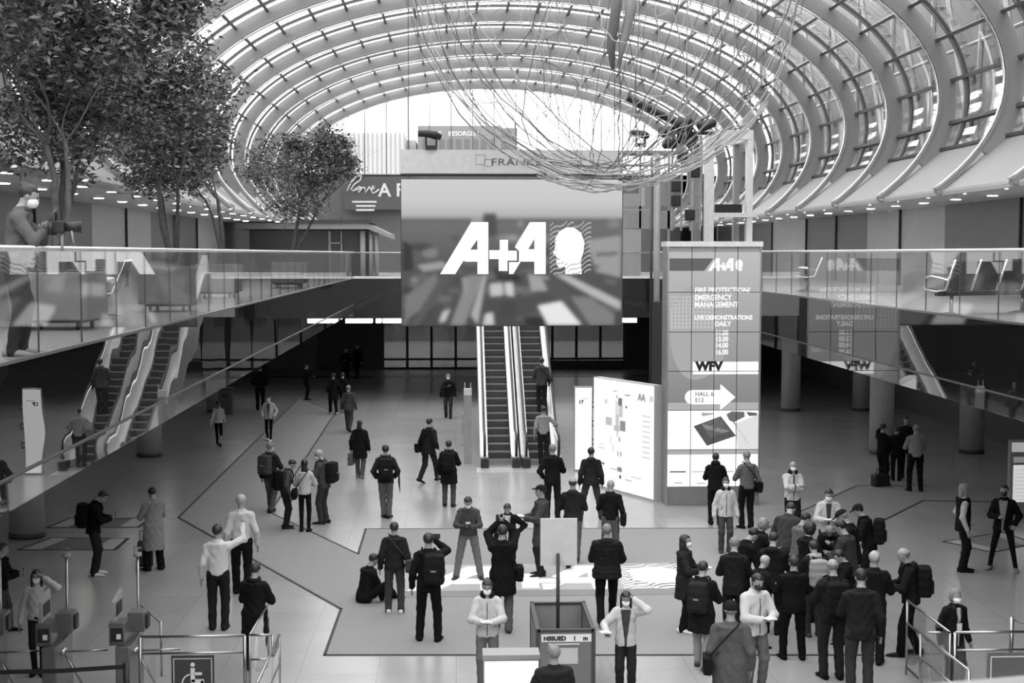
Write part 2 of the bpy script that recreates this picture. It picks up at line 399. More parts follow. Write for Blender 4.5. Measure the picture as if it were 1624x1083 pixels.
# outer skin below arc edges of gable (side spandrels)
sp=MB(); sp.bx(-14.8,-8.5,75.5,75.7,4.3,10.72); sp.bx(12.6,18.8,75.5,75.7,4.3,10.72); struct(sp.build('wall_back_sides',M_wallM))

# ---- outside: buildings seen through the gable
def bld(name_label,px0,px1,py,Y,m,dep=12,ribs_=0,rows=0,zb=-.05):
    a=at(px0,py,Y); b=at(px1,py,Y); w=b[0]-a[0]
    r=empty('building',(a[0],Y,zb),0,name_label,'building')
    MB().bx(0,w,0,dep,0,a[2]-zb).build('facade',m,r)
    if ribs_:
        q=MB()
        for i in range(ribs_+1): q.bx(w*i/ribs_-.06,w*i/ribs_+.06,-.15,0,0,a[2]-zb-.05)
        q.build('facade_fin',mat('facade_fins',.25,.6),r)
    if rows:
        for j in range(rows):
            q=MB(); z=a[2]-zb-1.2-1.9*j
            for i in range(9): q.bx(w*(.06+.1*i),w*(.06+.1*i)+w*.06,-.06,0,z-.9,z)
            q.build('window_row',mat('window_dark',.08,.3),r)
    return r,w,a[2]-zb
bld('pale building with vertical ribs outside the gable, left side',540,641,210,120,mat('pale_facade',.55,.8),ribs_=14)
bld('low pale annexe outside behind the black moving light',640,660,222,125,mat('pale_facade2',.5,.8))
rb_,w_,h_=bld('grey office block outside above the banner board',662,795,199,122,mat('grey_facade',.16,.8),rows=3)
text('TAKE    BESORGEN',.55,M_white,'lettering',rb_,(.8,-.1,h_-.9))
MB().bx(5,9,2,5,0,h_+0).build('roof_hut',mat('grey_facade',.16,.8),rb_)
# street outside the doors
bld('dark street frontage outside beyond the entrance doors',560,1060,470,100,mat('street_front',.22,.8),dep=8,rows=1)
# wing outside on the right with raking struts
r=empty('building',(17.6,1,0),0,'grey glazed wing with raking struts outside the right side of the vault','building')
MB().bx(0,6,0,74,7.9,22).build('facade',mat('wing_facade',.085,.5,noise=.3,nscale=.25),r)
for i in range(17):
    y=3+4.33*i
    q=MB(); q.tube([(-1.0,y,9.3),(-1.6,y+2.1,17)],.09,6); q.tube([(-1.0,y+4.3,9.3),(-1.6,y+2.1,17)],.09,6); q.tube([(-1.3,y,13),(-1.3,y+4.3,13)],.06,6)
    q.build('strut',M_grey,r)
r=empty('building',(-17,1,0),0,'grey wing outside the left side of the vault behind the trees','building')
MB().bx(-6,0,0,74,7.9,16).build('facade',mat('wing_facade_left',.35,.5,noise=.3,nscale=.25),r)
# ================================================================== CENTRAL OBJECTS
def logo_polys():
    # A+A logo in units of its height: x to the right, y up
    A=[(0,0),(.29,0),(.49,.24),(.72,.24),(.72,0),(.93,0),(.93,1),(.60,1)]
    hole=[(.58,.47),(.72,.67),(.72,.47)]
    plus=[(.95,.29),(1.13,.29),(1.13,.06),(1.30,.06),(1.30,.26),(1.48,.26),(1.48,.45),(1.31,.45),(1.31,.66),(1.15,.66),(1.15,.46),(.95,.46)]
    A2=[(1.33,0),(1.40,0),(1.60,.24),(1.82,.24),(1.82,0),(2.04,0),(2.04,1),(1.73,1),(1.44,.50),(1.51,.50),(1.52,.23),(1.33,.23)]
    hole2=[(1.70,.48),(1.82,.68),(1.82,.48)]
    return A,hole,plus,A2,hole2
def a_with_hole(pts,hole):
    # split: body as quads around the counter
    return pts
def draw_logo(parent,o,ux,uy,h,mw,mdark,th=.006,head=True,name='logo'):
    A,H1,Pl,A2,H2=logo_polys(); o=np.array(o,float);ux=np.array(ux,float);uy=np.array(uy,float)
    sc=lambda L:[(a*h,b*h) for a,b in L]
    mb=MB()
    # first A in three strokes leaving the counter open
    for P in ([(0,0),(.29,0),(.58,.47),(.72,.67),(.72,1),(.60,1)],[(.72,0),(.93,0),(.93,1),(.72,1)],[(.49,.24),(.72,.24),(.72,.47),(.58,.47),(.45,.26)]):
        mb.poly(sc(P),-th,o,ux,uy)
    mb.poly(sc(Pl),-th,o,ux,uy)
    for P in ([(1.33,0),(1.41,0),(1.70,.48),(1.82,.68),(1.82,1),(1.73,1),(1.44,.52),(1.52,.45),(1.52,.23),(1.33,.23)],[(1.82,0),(2.04,0),(2.04,1),(1.82,1)],[(1.58,.24),(1.82,.24),(1.82,.48),(1.70,.48),(1.56,.25)]):
        mb.poly(sc(P),-th,o,ux,uy)
    mb.build(name,mw,parent)
    if head:
        hb=MB(); hp=[]
        prof=[(2.42,.0),(2.42,.14),(2.30,.12),(2.24,.2),(2.26,.32),(2.18,.40),(2.22,.52),(2.22,.68),(2.30,.82),(2.44,.90),(2.58,.90),(2.72,.80),(2.79,.62),(2.77,.42),(2.72,.26),(2.74,.0)]
        hb.poly(sc(prof),-th,o,ux,uy); hb.build('head_emblem',mw,parent)
        wv=MB()
        for i in range(15):
            yb=-.35+.09*i; pts=[];pts2=[]
            for j in range(13):
                x=2.12+.8*j/12; y=yb+.42*(j/12)+.03*sin(j*1.3)
                pts.append((x,y)); pts2.append((x,y+.032))
            seg=[]
            for j in range(12):
                q=[pts[j],pts[j+1],pts2[j+1],pts2[j]]
                cx=(q[0][0]+q[1][0])/2; cy=(q[0][1]+q[2][1])/2
                if 0<=cy<=1 and not(((cx-2.51)/.29)**2+((cy-.55)/.37)**2<1): wv.poly(sc(q),-th*.7,o,ux,uy)
        wv.build('wave_lines',mdark or mw,parent)

# ---------------- hanging video wall
SY=37.
a=at(635,283,SY); b=at(987,517,SY); w=b[0]-a[0]; zb=b[2]; zt=a[2]; h=zt-zb
scr=empty('video_wall',((a[0]+b[0])/2,SY,zb),0,'big hanging video wall showing a street scene with a white A+A logo','screen')
EV=lambda s,k=.6: emis('screen_tone_%03d'%int(round(s*100)),1,s*k)   # s = display linear after exposure 0.75 (x1.68)
MB().bx(-w/2,w/2,0,.16,0,h).build('casing',M_dark,scr)
pxs=w/352
def SP(px,py): return ((px-811)*pxs,(517-py)*pxs)
pic=[ # soft shapes of the picture: outline in picture pixels and tone
 ([(640,470),(690,432),(697,470),(645,505),(640,516)],.20),([(648,516),(700,434),(712,440),(690,480),(660,516)],.11),
 ([(712,516),(742,436),(768,436),(748,480),(735,516)],.26),([(745,500),(766,436),(770,436),(756,516)],.42),
 ([(775,450),(795,448),(797,468),(777,470)],.55),([(799,448),(812,448),(814,470),(801,468)],.6),
 ([(836,434),(868,438),(876,460),(842,462)],.36),([(852,485),(890,478),(922,516),(868,516)],.8),
 ([(858,440),(890,450),(935,500),(925,516),(905,490),(870,465)],.10),([(878,434),(900,436),(985,478),(985,492),(940,470)],.48),
 ([(905,470),(938,472),(975,500),(975,516),(935,516)],.22),([(768,498),(780,496),(782,516),(764,516)],.6),
 ([(636,380),(652,388),(654,428),(636,430)],.05),([(660,420),(700,414),(712,424),(670,430)],.35),
 ([(746,345),(764,343),(764,352),(746,352)],.34),([(765,337),(786,337),(787,372),(766,374)],.09),
 ([(930,380),(985,372),(985,440),(945,430)],.34),([(945,400),(980,398),(980,404),(945,406)],.15),([(938,420),(950,418),(950,426),(938,426)],.15),([(960,440),(980,444),(976,452),(958,448)],.14),
 ([(700,495),(712,490),(704,510),(694,512)],.55),([(730,440),(740,438),(742,466),(734,468)],.3),([(790,480),(815,476),(818,500),(794,504)],.07)]
def raster(pic,x0,y0,w_,h_,base,sig):
    X,Y=np.meshgrid(np.arange(w_)+x0+.5,np.arange(h_)+y0+.5); I=base(X,Y)
    for P,tn in pic:
        ins=np.zeros(X.shape,bool); n=len(P)
        for k in range(n):
            (xa,ya),(xb,yb)=P[k],P[(k+1)%n]
            if ya==yb: continue
            ins^=((ya>Y)!=(yb>Y))&(X<(xb-xa)*(Y-ya)/(yb-ya)+xa)
        I[ins]=tn
    k=np.exp(-.5*(np.arange(-9,10)/sig)**2); k/=k.sum()
    for ax in(0,1): 
        pad=[(0,0),(0,0)]; pad[ax]=(9,9); Ip=np.pad(I,pad,'edge'); I=sum(kk*np.take(Ip,np.arange(q,q+I.shape[ax]),axis=ax) for q,kk in enumerate(k))
    return I
def street(X,Y):
    t=(Y-283)/234.; I=np.interp(t,[0,.14,.25,.275,.30,.40,.6,1],[.62,.60,.46,.12,.17,.15,.10,.075])
    g=np.random.default_rng(3); 
    for q in range(60):
        cx,cy=g.uniform(636,986),g.uniform(352,515); a,b=g.uniform(4,22),g.uniform(3,9); I=np.where(((X-cx)/a)**2+((Y-cy)/b)**2<1,I*g.uniform(.45,1.9),I)
    return I
def picture(name,I,x0,z0,dx,dz,y,parent,k=.6):
    H_,W_=I.shape; xs=x0+dx*np.arange(W_+1); zs=z0+dz*np.arange(H_+1)
    V=np.stack(np.meshgrid(xs,zs),-1).reshape(-1,2); V=np.stack([V[:,0],np.full(len(V),y),V[:,1]],1)
    a=np.arange(H_)[:,None]*(W_+1)+np.arange(W_)[None]; Fq=np.stack([a,a+1,a+W_+2,a+W_+1],-1).reshape(-1,4)[:, ::(1 if dz<0 else 1)]
    if dz<0: Fq=Fq[:,::-1]
    me=bpy.data.meshes.new(name); me.from_pydata(V.tolist(),[],Fq.tolist()); at_=me.color_attributes.new('picture','FLOAT_COLOR','CORNER')
    c=np.repeat(I.reshape(-1),4); at_.data.foreach_set('color',np.stack([c,c,c,np.ones_like(c)],1).ravel())
    m=bpy.data.materials.new(name+'_light'); m.use_nodes=True; n=m.node_tree.nodes; l=m.node_tree.links; n.clear()
    v=n.new('ShaderNodeVertexColor'); v.layer_name='picture'; e=n.new('ShaderNodeEmission'); e.inputs[1].default_value=k; o=n.new('ShaderNodeOutputMaterial'); l.new(v.outputs[0],e.inputs[0]); l.new(e.outputs[0],o.inputs[0]); me.materials.append(m)
    ob=bpy.data.objects.new(name,me); COL.objects.link(ob); ob.parent=parent; return ob
Ipic=raster([(P,tn) for P,tn in pic],635,283,352,234,street,2.6)
Ipic=Ipic.reshape(117,2,176,2).mean((1,3))
picture('display',Ipic,-w/2+.02,h-.02,(w-.04)/176,-(h-.04)/117,-.014,scr)
lo=SP(697,434); draw_logo(scr,(lo[0],-.02,lo[1]),(1,0,0),(0,0,1),82*pxs,EV(1.25),EV(.42))
# banner board above
ba=at(635,237,SY-.05); bb=at(987,277,SY-.05)
bn=empty('banner_board',((ba[0]+bb[0])/2,SY-.05,bb[2]),0,'long pale grey board reading FRANKE mounted above the video wall','sign')
bw=bb[0]-ba[0]; bh=ba[2]-bb[2]
MB().bx(-bw/2,bw/2,0,.1,0.02,bh).build('board',mat('pale_board',.6,.5),bn)
text('FRANKE',.28,M_dark,'lettering',bn,((778-811)*pxs,-.01,.24),bold=-.003,sx=1.35)
sq=MB()
for x0,z0,s_ in ((754-811,.27,15),(768-811,.22,11)):
    x0*=pxs; s_*=pxs
    for c,d in(((x0+s_/2,0,z0),(s_,.01,.012)),((x0+s_/2,0,z0+s_),(s_,.01,.012)),((x0,0,z0+s_/2),(.012,.01,s_)),((x0+s_,0,z0+s_/2),(.012,.01,s_))): sq.box((c[0],-.006,c[2]),d)
sq.build('square_emblem',M_grey,bn)
MB().bx((905-811)*pxs,(950-811)*pxs,-.008,0,.2,.24).build('small_print',mat('print_grey',.2,.6),bn)
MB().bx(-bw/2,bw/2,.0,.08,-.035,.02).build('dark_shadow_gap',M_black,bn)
# suspension cables of wall
cb=MB()
for x in (-2.8,2.8): cb.tube([(x,.13,h-.1),(x,.13,15.2-zb)],.012,5)
cb.build('suspension_cable',M_dark,scr)
# moving head device on top of the board
def moving_light(px,py,Y,label,s=1.):
    p=at(px,py,Y); r=empty('moving_spotlight',tuple(p),0,label,'stage light')
    MB().bx(-.16*s,.16*s,-.12,.12,0,.1).build('base',M_black,r)
    q=MB(); q.bx(-.17*s,-.11*s,-.05,.05,.1,.42*s); q.bx(.11*s,.17*s,-.05,.05,.1,.42*s); q.build('yoke',M_black,r)
    MB().tube([(-.35*s,-.1,.42*s),(-.1*s,-.05,.42*s),(.12*s,0,.38*s),(.25*s,.05,.33*s)],[.09,.1,.12,.08],10).build('head',M_black,r,True)
    return r
moving_light(684,237,SY,'black moving spotlight standing on the left of the banner board',1.)
moving_light(1016,233,38.5,'black moving spotlight on the far right beside the banner board, tilted down',.9)

# ---------------- LED tower
ta=fl(1055,801); tb=fl(1204,803); TW=tb[0]-ta[0]
ty=(ta[1]+tb[1])/2; TH=at(1130,391,ty)[2]
tw=empty('led_tower',((ta[0]+tb[0])/2,ty,0),0,'tall LED column with A+A logo, fire protection notice and white arrow to Hall 6','sign')
s_=TW/150.
def TP(px,py): return ((px-1129.5)*s_,(801-py)*s_)
MB().bx(-TW/2,TW/2,.02,.75,0,TH).build('housing',mat('tower_housing',.35,.5),tw)
MB().bx(-TW/2-.05,TW/2+.05,-.03,.8,TH,TH+.13).build('top_cap',M_white,tw)
MB().bx(-TW/2+.02,TW/2-.02,0,.02,.04,TP(0,769)[1]).build('plinth_panel',mat('plinth_grey',.2,.5),tw)
MB().bx(-TW/2+.02,TW/2-.02,.2,.6,-.0,.06).build('foot',M_black,tw)
def tone_mat(name,lo,hi,z0,z1,k=.6):
    m=bpy.data.materials.new(name); m.use_nodes=True; n=m.node_tree.nodes; l=m.node_tree.links; n.clear()
    t=n.new('ShaderNodeTexCoord'); sp=n.new('ShaderNodeSeparateXYZ'); l.new(t.outputs['Object'],sp.inputs[0])
    mr=n.new('ShaderNodeMapRange'); mr.inputs[1].default_value=z0; mr.inputs[2].default_value=z1; mr.inputs[3].default_value=lo*k; mr.inputs[4].default_value=hi*k; l.new(sp.outputs['Z'],mr.inputs[0])
    em=n.new('ShaderNodeEmission'); l.new(mr.outputs[0],em.inputs[1]); o=n.new('ShaderNodeOutputMaterial'); l.new(em.outputs[0],o.inputs[0]); return m
def trect(x0,x1,y0,y1,m,name,dy=0.,th=.006):
    a_=TP(x0,y1); b_=TP(x1,y0); MB().bx(a_[0],b_[0],-.004-dy-th,-.004-dy,a_[1],b_[1]).build(name,m,tw)
trect(1055,1204,391,645,tone_mat('tower_display',.24,.52,TP(0,645)[1],TP(0,391)[1]),'display')
trect(1055,1204,645,769,EV(1.15),'display')
trect(1055,1204,709,717,EV(.42),'display_band',.006)
trect(1055,1204,633,645,EV(.45),'display_band',.006)
q=MB(); P=[TP(*p) for p in [(1057,401),(1128,401),(1113,421),(1057,421)]]; q.poly(P,.004,(0,-.012,0),(1,0,0),(0,0,1)); q.build('logo_band',EV(.14),tw)
P=TP(1119,421); draw_logo(tw,(P[0],-.022,P[1]),(1,0,0),(0,0,1),20*s_,EV(1.2),EV(.55))
# helmet and face in the picture: big soft head with a mesh cap
hm=MB(); c=TP(1098,520)
pr=[]
for k in range(40):
    t=2*pi*k/40; pr.append((c[0]+56*s_*cos(t)*(1 if cos(t)>0 else .7),c[1]+76*s_*sin(t)))
hm.poly(pr,.002,(0,-.012,0),(1,0,0),(0,0,1)); hm.build('picture_face',EV(.42),tw)
hn=MB()
for k in range(12): 
    x=1060+6*k; z0=TP(x,460+ (abs(k-6)**2)*.6)[1]; z1=TP(x,515)[1]; X_=TP(x,0)[0]; hn.bx(X_,X_+2.2*s_,-.018,-.014,z1,z0)
for k in range(9):
    y=462+6*k; a_=TP(1058,y); b_=TP(1132,y); hn.bx(a_[0],b_[0],-.018,-.014,a_[1]-1.6*s_,a_[1])
hn.build('picture_mesh_cap',EV(.54),tw)
for i,(s0,y,px,sz) in enumerate((('FIRE PROTECTION/',456,1098,10.5),('EMERGENCY',467.5,1098,10.5),('MANAGEMENT',479,1098,10.5),('LIVE DEMONSTRATIONS',499,1098,8.6),('DAILY',509.5,1131,9.5),('11.00',524,1132,9.5),('13.00',534,1132,9.5),('14.00',544,1132,9.5),('16.00',555,1132,9.5))):
    P=TP(px,y); text(s0,sz*s_*1.15,EV(1.0),'lettering',tw,(P[0],-.02,P[1]),bold=.006,sx=.86)
trect(1096,1202,567,587,EV(1.25),'logo_strip',.01)
P=TP(1101,584); text('WFV',19*s_,EV(.03),'lettering',tw,(P[0],-.026,P[1]+.06),bold=.02,sx=1.05)
ar=MB(); c=TP(1095,624); r_=11.5*s_
al_=[(c[0]+r_*cos(t),c[1]+r_*sin(t)) for t in np.linspace(pi/2,3*pi/2,12)]+[TP(1141,635.5),TP(1141,645),TP(1165.5,624.5),TP(1141,603),TP(1141,612.5)]
ar.poly(al_,.004,(0,-.018,0),(1,0,0),(0,0,1)); ar.build('arrow',EV(1.25),tw)
for t_,y in(('HALL 6',622),('E12',632)): P=TP(1100,y); text(t_,9.5*s_,EV(.25),'lettering',tw,(P[0],-.026,P[1]),bold=.004)
# product picture: dark device on white
for Pp,tn in (([(1098,671),(1142,655),(1167,687),(1120,703)],.10),([(1111,667),(1141,657),(1157,679),(1125,690)],.30),([(1151,652),(1160,647),(1180,648),(1181,656),(1163,665),(1156,662)],.16),([(1183,648),(1201,650),(1201,654),(1188,655)],.14),([(1161,663),(1163,663),(1188,699),(1186,700)],.08),([(1111,649),(1130,650),(1129,652),(1112,655)],.4),([(1165,668),(1203,652),(1203,708),(1170,708)],.75),([(1130,673),(1134,671),(1135,675),(1131,676)],.03)):
    MB().poly([TP(*p) for p in Pp],.003,(0,-.016,0),(1,0,0),(0,0,1)).build('product_picture',EV(tn),tw)
for x0,x1,y,v in((1060,1086,744,.06),(1096,1122,744,.6),(1067,1080,762,.5),(1104,1118,763,.5),(1140,1165,744,.5)): trect(x0,x1,y,y+2,EV(v),'product_line',.012)
gr=MB()
for x in (1093,1130,1167): X_=TP(x,0)[0]; gr.bx(X_-.008,X_+.008,-.035,-.03,TP(0,769)[1],TH)
for y in (455,519,582,645,709): Z_=TP(0,y)[1]; gr.bx(-TW/2+.02,TW/2-.02,-.035,-.03,Z_-.008,Z_+.008)
gr.build('module_joint',M_black,tw)
fr=MB(); fr.bx(-TW/2-.02,-TW/2+.02,-.04,.75,0,TH); fr.bx(TW/2-.02,TW/2+.02,-.04,.75,0,TH); fr.build('side_frame',mat('frame_grey',.4,.35,.8),tw)
# dark pole beside it
p=fl(1043,640); 
r=empty('support_mast',(at(1041,500,39.5)[0],39.5,0),0,'dark grey double tube mast standing left behind the LED column','mast')
MB().tube([(0,0,0),(0,0,9.3)],.09,12).build('mast_tube',M_grey,r,True); MB().tube([(-.16,0,2.5),(-.16,0,9.2)],.04,8).build('thin_tube',M_dark,r,True)
MB().bx(-.3,.3,-.3,.3,0,.05).build('base_plate',M_dark,r); MB().bx(-.14,.14,-.14,.14,.05,5.0).build('lower_box',M_dark,r)

# ---------------- map board
la=fl(941,770); lb=fl(1037,796); 
ang=atan2(lb[1]-la[1],lb[0]-la[0]); L_=hypot(lb[0]-la[0],lb[1]-la[1])
mp=empty('map_board',(la[0],la[1],0),ang,'large white illuminated site map board standing at an angle beside the LED column','sign')
MH=3.0
MB().bx(0,L_,0,.22,.0,MH+.02).build('housing',mat('board_side',.45,.5),mp)
MB().bx(.02,L_-.02,-.01,0,.06,MH).build('lit_face',EV(1.0),mp)
def mrect(u0,u1,v0,v1,t,name='map_mark'): return MB().bx(u0*L_,u1*L_,-.016,-.011,MH*v0,MH*v1).build(name,EV(t),mp)
for u0,u1,v0,v1,t in((.22,.32,.59,.66,.55),(.38,.43,.70,.82,.75),(.385,.44,.60,.70,.6),(.44,.50,.68,.79,.6),(.43,.49,.78,.85,.2),(.46,.545,.56,.65,.3),(.36,.45,.55,.6,.55),(.40,.43,.5,.55,.7),(.55,.57,.77,.79,.1),(.40,.41,.85,.87,.05),(.44,.46,.46,.5,.35),(.30,.31,.42,.5,.7),(.42,.43,.33,.37,.1),(.47,.48,.33,.37,.1),(.34,.35,.36,.42,.6),(.42,.49,.19,.23,.25),(.45,.48,.13,.16,.15),(.13,.2,.22,.24,.3),(.3,.42,.2,.205,.25),(.55,.65,.13,.135,.25),(.65,.8,.17,.175,.5),(.1,.2,.36,.38,.8),(.1,.2,.40,.41,.8),(.2,.24,.78,.82,.7),(.35,.4,.9,.91,.5),(.54,.62,.88,.89,.3)): mrect(u0,u1,v0,v1,t)
for k in range(9): mrect(.82,.94,.72-.045*k,.735-.045*k,.75,'map_legend')
text('AA',.24,EV(.35),'lettering',mp,(L_*.75,-.016,MH*.86),bold=.012); mrect(.93,.985,.86,.91,.7,'map_emblem')
# slim lit totem left of it
def totem(px,pyb,w,h,label,Y=None):
    p=fl(px,pyb); r=empty('light_totem',(p[0],p[1],0),0,label,'sign')
    MB().bx(-w/2,w/2,0,.14,0,h).build('housing',M_grey,r); MB().bx(-w/2+.02,w/2-.02,-.01,0,.05,h-.03).build('lit_face',EV(1.15),r)
    text('17',.14,EV(.1),'lettering',r,(-w/2+.12,-.016,h-.5),bold=.01); MB().bx(-.05,.12,-.016,-.011,h-.36,h-.34).build('small_print',EV(.5),r)
    q=MB()
    for k in range(3): q.bx(w/2-.02,w/2+.1,-.02,.02,h-.62-.55*k,h-.58-.55*k); q.bx(w/2-.02,w/2+.1,-.02,.02,h-.48-.55*k,h-.44-.55*k); q.bx(w/2+.08,w/2+.1,-.02,.02,h-.62-.55*k,h-.44-.55*k)
    q.build('bracket',M_dark,r); return r
totem(925,747,.53,2.5,'slim bright white light totem left of the map board')

# ---------------- escalators
def esc(px0,px1,label,w=1.0):
    a=fl(px0,742); b=fl(px1,742); y0=a[1]; xc=(a[0]+b[0])/2; W=b[0]-a[0]
    r=empty('escalator',(xc,y0,0),0,label,'escalator'); r['w']=W
    del r['w']
    sl=radians(30); rise=.2; run=rise/tan(sl); n=27; bw=.26; iw=W-2*bw
    st=MB(); 
    for k in range(n):
        y=1.0+k*run; z=rise*(k+1)-.12
        st.m=0; st.bx(-iw/2,iw/2,y,y+run+.02,z-.32,z)
        st.m=1; st.bx(-iw/2,iw/2,y-.012,y+.0,z-rise+.01,z-.012)
        st.m=2; st.bx(-iw/2,iw/2,y-.016,y+.012,z-.012,z+.002)
    st.build('steps',[mat('step_tread',.16,.5),mat('step_riser',.05,.5),mat('step_nose',.26,.4)],r)
    MB().bx(-iw/2,iw/2,.0,1.0,0,.08).build('comb_plate',mat('comb_steel',.35,.3,.9),r)
    yt=1.0+n*run; zt_=rise*n
    # balustrades
    for s in(-1,1):
        x=s*(iw/2+bw/2)
        prof=[(.35,0),(.35,.25),(1.0,.25),(yt,zt_+.25),(yt+1.4,zt_+.25),(yt+1.4,zt_-.9),(yt,zt_-1.15),(2.6,0)]
        q=MB(); q.poly(prof,bw*.9,(x-bw*.45,0,0),(0,1,0),(0,0,1)); q.build('skirt',mat('skirt_steel',.7,.3,.6),r)
        top=[(-.05,.45),(-.15,.65),(-.05,.88),(.3,.98),(1.0,1.0),(1.6,1.0+.6*tan(sl)),(yt,zt_+.98),(yt+1.2,zt_+1.0),(yt+1.5,zt_+.8)]
        gl=[(.0,.3),(-.08,.65),(0,.86),(.3,.94),(1.0,.96),(yt,zt_+.94),(yt+1.2,zt_+.95),(yt+1.4,zt_+.3),(yt,zt_+.25),(1,.25),(.3,.25)]
        q=MB(); q.poly(gl,.03,(x-.015,0,0),(0,1,0),(0,0,1)); q.build('balustrade_panel',mat('lit_white_balustrade',.85,.35),r)
        q=MB(); q.tube([(x,a_,b_) for a_,b_ in [(-.0,.35)]+top],.04,8); q.build('handrail',M_black,r,True)
        q=MB(); q.tube([(x-s*.03,a_,b_-.06) for a_,b_ in top[2:-1]],.012,6); q.build('light_strip',emis('balustrade_light',1,1.2),r,True)
        MB().bx(x-.12,x+.12,-.12,.3,0,.28).build('newel_base',M_black,r)
    return r,xc,y0,W
e1=esc(762,826,'left escalator under the video wall, empty dark steps between white sides'); e2=esc(828,893,'right escalator under the video wall, with two persons riding up')
def esc_surface(e,y):  # z of step at depth y
    t=y-e[2]-1.0; return max(.08,.2*(floor(t/(.2/tan(radians(30))))+1)-.12)
# thin pylon left of escalators
p=fl(742,735)
r=empty('slim_pylon',(p[0],p[1],0),0,'slim grey pylon with two prongs on its top, left of the escalators','pylon')
MB().bx(-.12,.12,-.05,.05,0,2.1).build('panel',mat('pylon_grey',.33,.3),r); MB().bx(-.12,.12,-.06,.06,2.1,2.3).build('head_box',M_white,r)
q=MB(); q.tube([(-.09,0,2.3),(-.09,0,2.48)],.012,6); q.tube([(.09,0,2.3),(.09,0,2.48)],.012,6); q.build('prong',M_white,r)
q=MB(); q.bx(-.28,-.12,-.01,.01,.55,.58); q.bx(-.2,-.12,-.02,.02,.9,1.5); q.build('side_plate',glass('pylon_glass',1.5,.9),r)
# steel landing plate strip before escalators
struct(MB().bx(fl(757,755)[0],fl(902,755)[0],fl(760,750)[1],e1[2]+.02,.001,.012).build('trim_8',mat('landing_steel',.55,.35,.5)))

# ---------------- lift
lx0=at(1117,300,46.5)[0]; lx1=at(1194,300,46.5)[0]
r=empty('glass_lift',(lx0,46.5,GZ),0,'glass lift shaft with pale steel portal frame behind the LED column','lift')
lz=at(1117,206,46.5)[2]-GZ; lw=lx1-lx0
MB().bx(0,.34,0,.34,0,lz-.33).build('frame_post',M_white,r); MB().bx(lw-.2,lw,0,.34,0,lz-.33).build('frame_post',M_white,r)
MB().bx(0,.3,2.2,2.5,0,lz-.33).build('frame_post',M_light,r); MB().bx(lw-.2,lw,2.2,2.5,0,lz-.33).build('frame_post',M_light,r)
for B_b in ((0,lw,0,.3),(0,.3,.3,2.2),(lw-.2,lw,.3,2.2),(0,lw,2.2,2.5)): MB().bx(*B_b,lz-.32,lz).build('top_beam',M_white,r)
MB().bx(.3,lw+.15,-.05,.1,2.3,2.45).build('mid_beam',M_white,r)
q=MB(); q.bx(-1.1,0,.1,.13,0,2.2); q.bx(.34,lw-.2,.1,.13,0,2.3); q.build('shaft_glass',M_rail,r)
q=MB(); q.bx(-.06,-.02,0,.05,0,lz-1.5); q.bx(-1.13,-1.1,.08,.14,0,2.25); q.build('dark_mullion',M_dark,r)
MB().bx(.45,lw-.3,.3,2.0,2.46,2.75).build('cabin_roof_unit',M_black,r)
# kiosk on the back gallery with canopy
ka=at(480,440,62); kb=at(610,440,62)
r=empty('kiosk',(ka[0],62,GZ),0,'dark glazed kiosk with flat pale canopy and round posts on the back gallery','kiosk')
kw=kb[0]-ka[0]; ch=at(560,352,62)[2]-GZ
MB().bx(-2.5,kw*.85,.8,4,0,ch-.35).build('glazed_box',mat('kiosk_dark',.06,.25),r)
q=MB(); q.poly([(-3,ch-.32),(kw*.8,ch-.32),(kw+.3,ch-.75),(kw+.3,ch-.55),(kw*.8,ch-.05),(-3,ch-.05)],-4,(0,0,0),(1,0,0),(0,0,1)); q.build('canopy',M_light,r)
MB().bx(-3,kw*.85,-.1,4.1,ch-.05,ch+.1).build('canopy_top',M_dark,r)
for x in(kw*.73,kw*.83,kw*.9): MB().cyl((x,.35,0),.13 if x<kw*.8 else .09,ch-.4,14).build('post',M_light,r,True)
q=MB(); q.bx(kw*.3,kw*.33,.7,.78,.1,ch-.4); q.bx(kw*.45,kw*.47,.7,.78,.1,ch-.4); q.bx(kw*.3,kw*.47,.7,.76,1.5,1.56); q.build('door_frame',M_light,r)
# script banner at the back wall
ba=at(545,279,74.8); bb=at(660,332,74.8)
r=empty('wall_banner',(ba[0],74.9,bb[2]),0,'dark grey banner with white script reading love A FA partly behind the video wall','sign')
MB().bx(0,bb[0]-ba[0],0,.04,0,ba[2]-bb[2]).build('banner_cloth',mat('banner_grey',.10,.7),r)
Hh=ba[2]-bb[2]
lv=MB()
def script(pts,r_=.045): lv.tube([(a_,-.03,b_) for a_,b_ in pts],r_,5)
sx_=(bb[0]-ba[0])/115.
def bp(px,py): return ((px-545)*sx_,(332-py)*sx_)
script([bp(*q) for q in [(550,303),(556,290),(566,279),(573,279),(571,286),(562,292),(556,300),(560,303),(566,298)]])
script([bp(*q) for q in [(566,298),(570,296),(573,299),(569,305),(565,301),(574,298),(578,297),(579,306),(586,296),(588,302)]])
script([bp(*q) for q in [(588,302),(594,298),(592,295),(588,300),(591,307),(598,303),(601,300)]])
lv.build('script_lettering',M_white,r,True)
text('A FAIR',1.0,M_white,'lettering',r,(bp(600,0)[0],-.02,bp(0,311)[1]),bold=.02)
q=MB()
for k,(x0,x1) in enumerate(((558,597),(564,595),(564,593))): a_=bp(x0,321+k*6.5-1); b_=bp(x1,0); q.bx(a_[0],b_[0],-.02,0,a_[1]-.05,a_[1]+.05)
q.build('small_lettering',M_white,r)
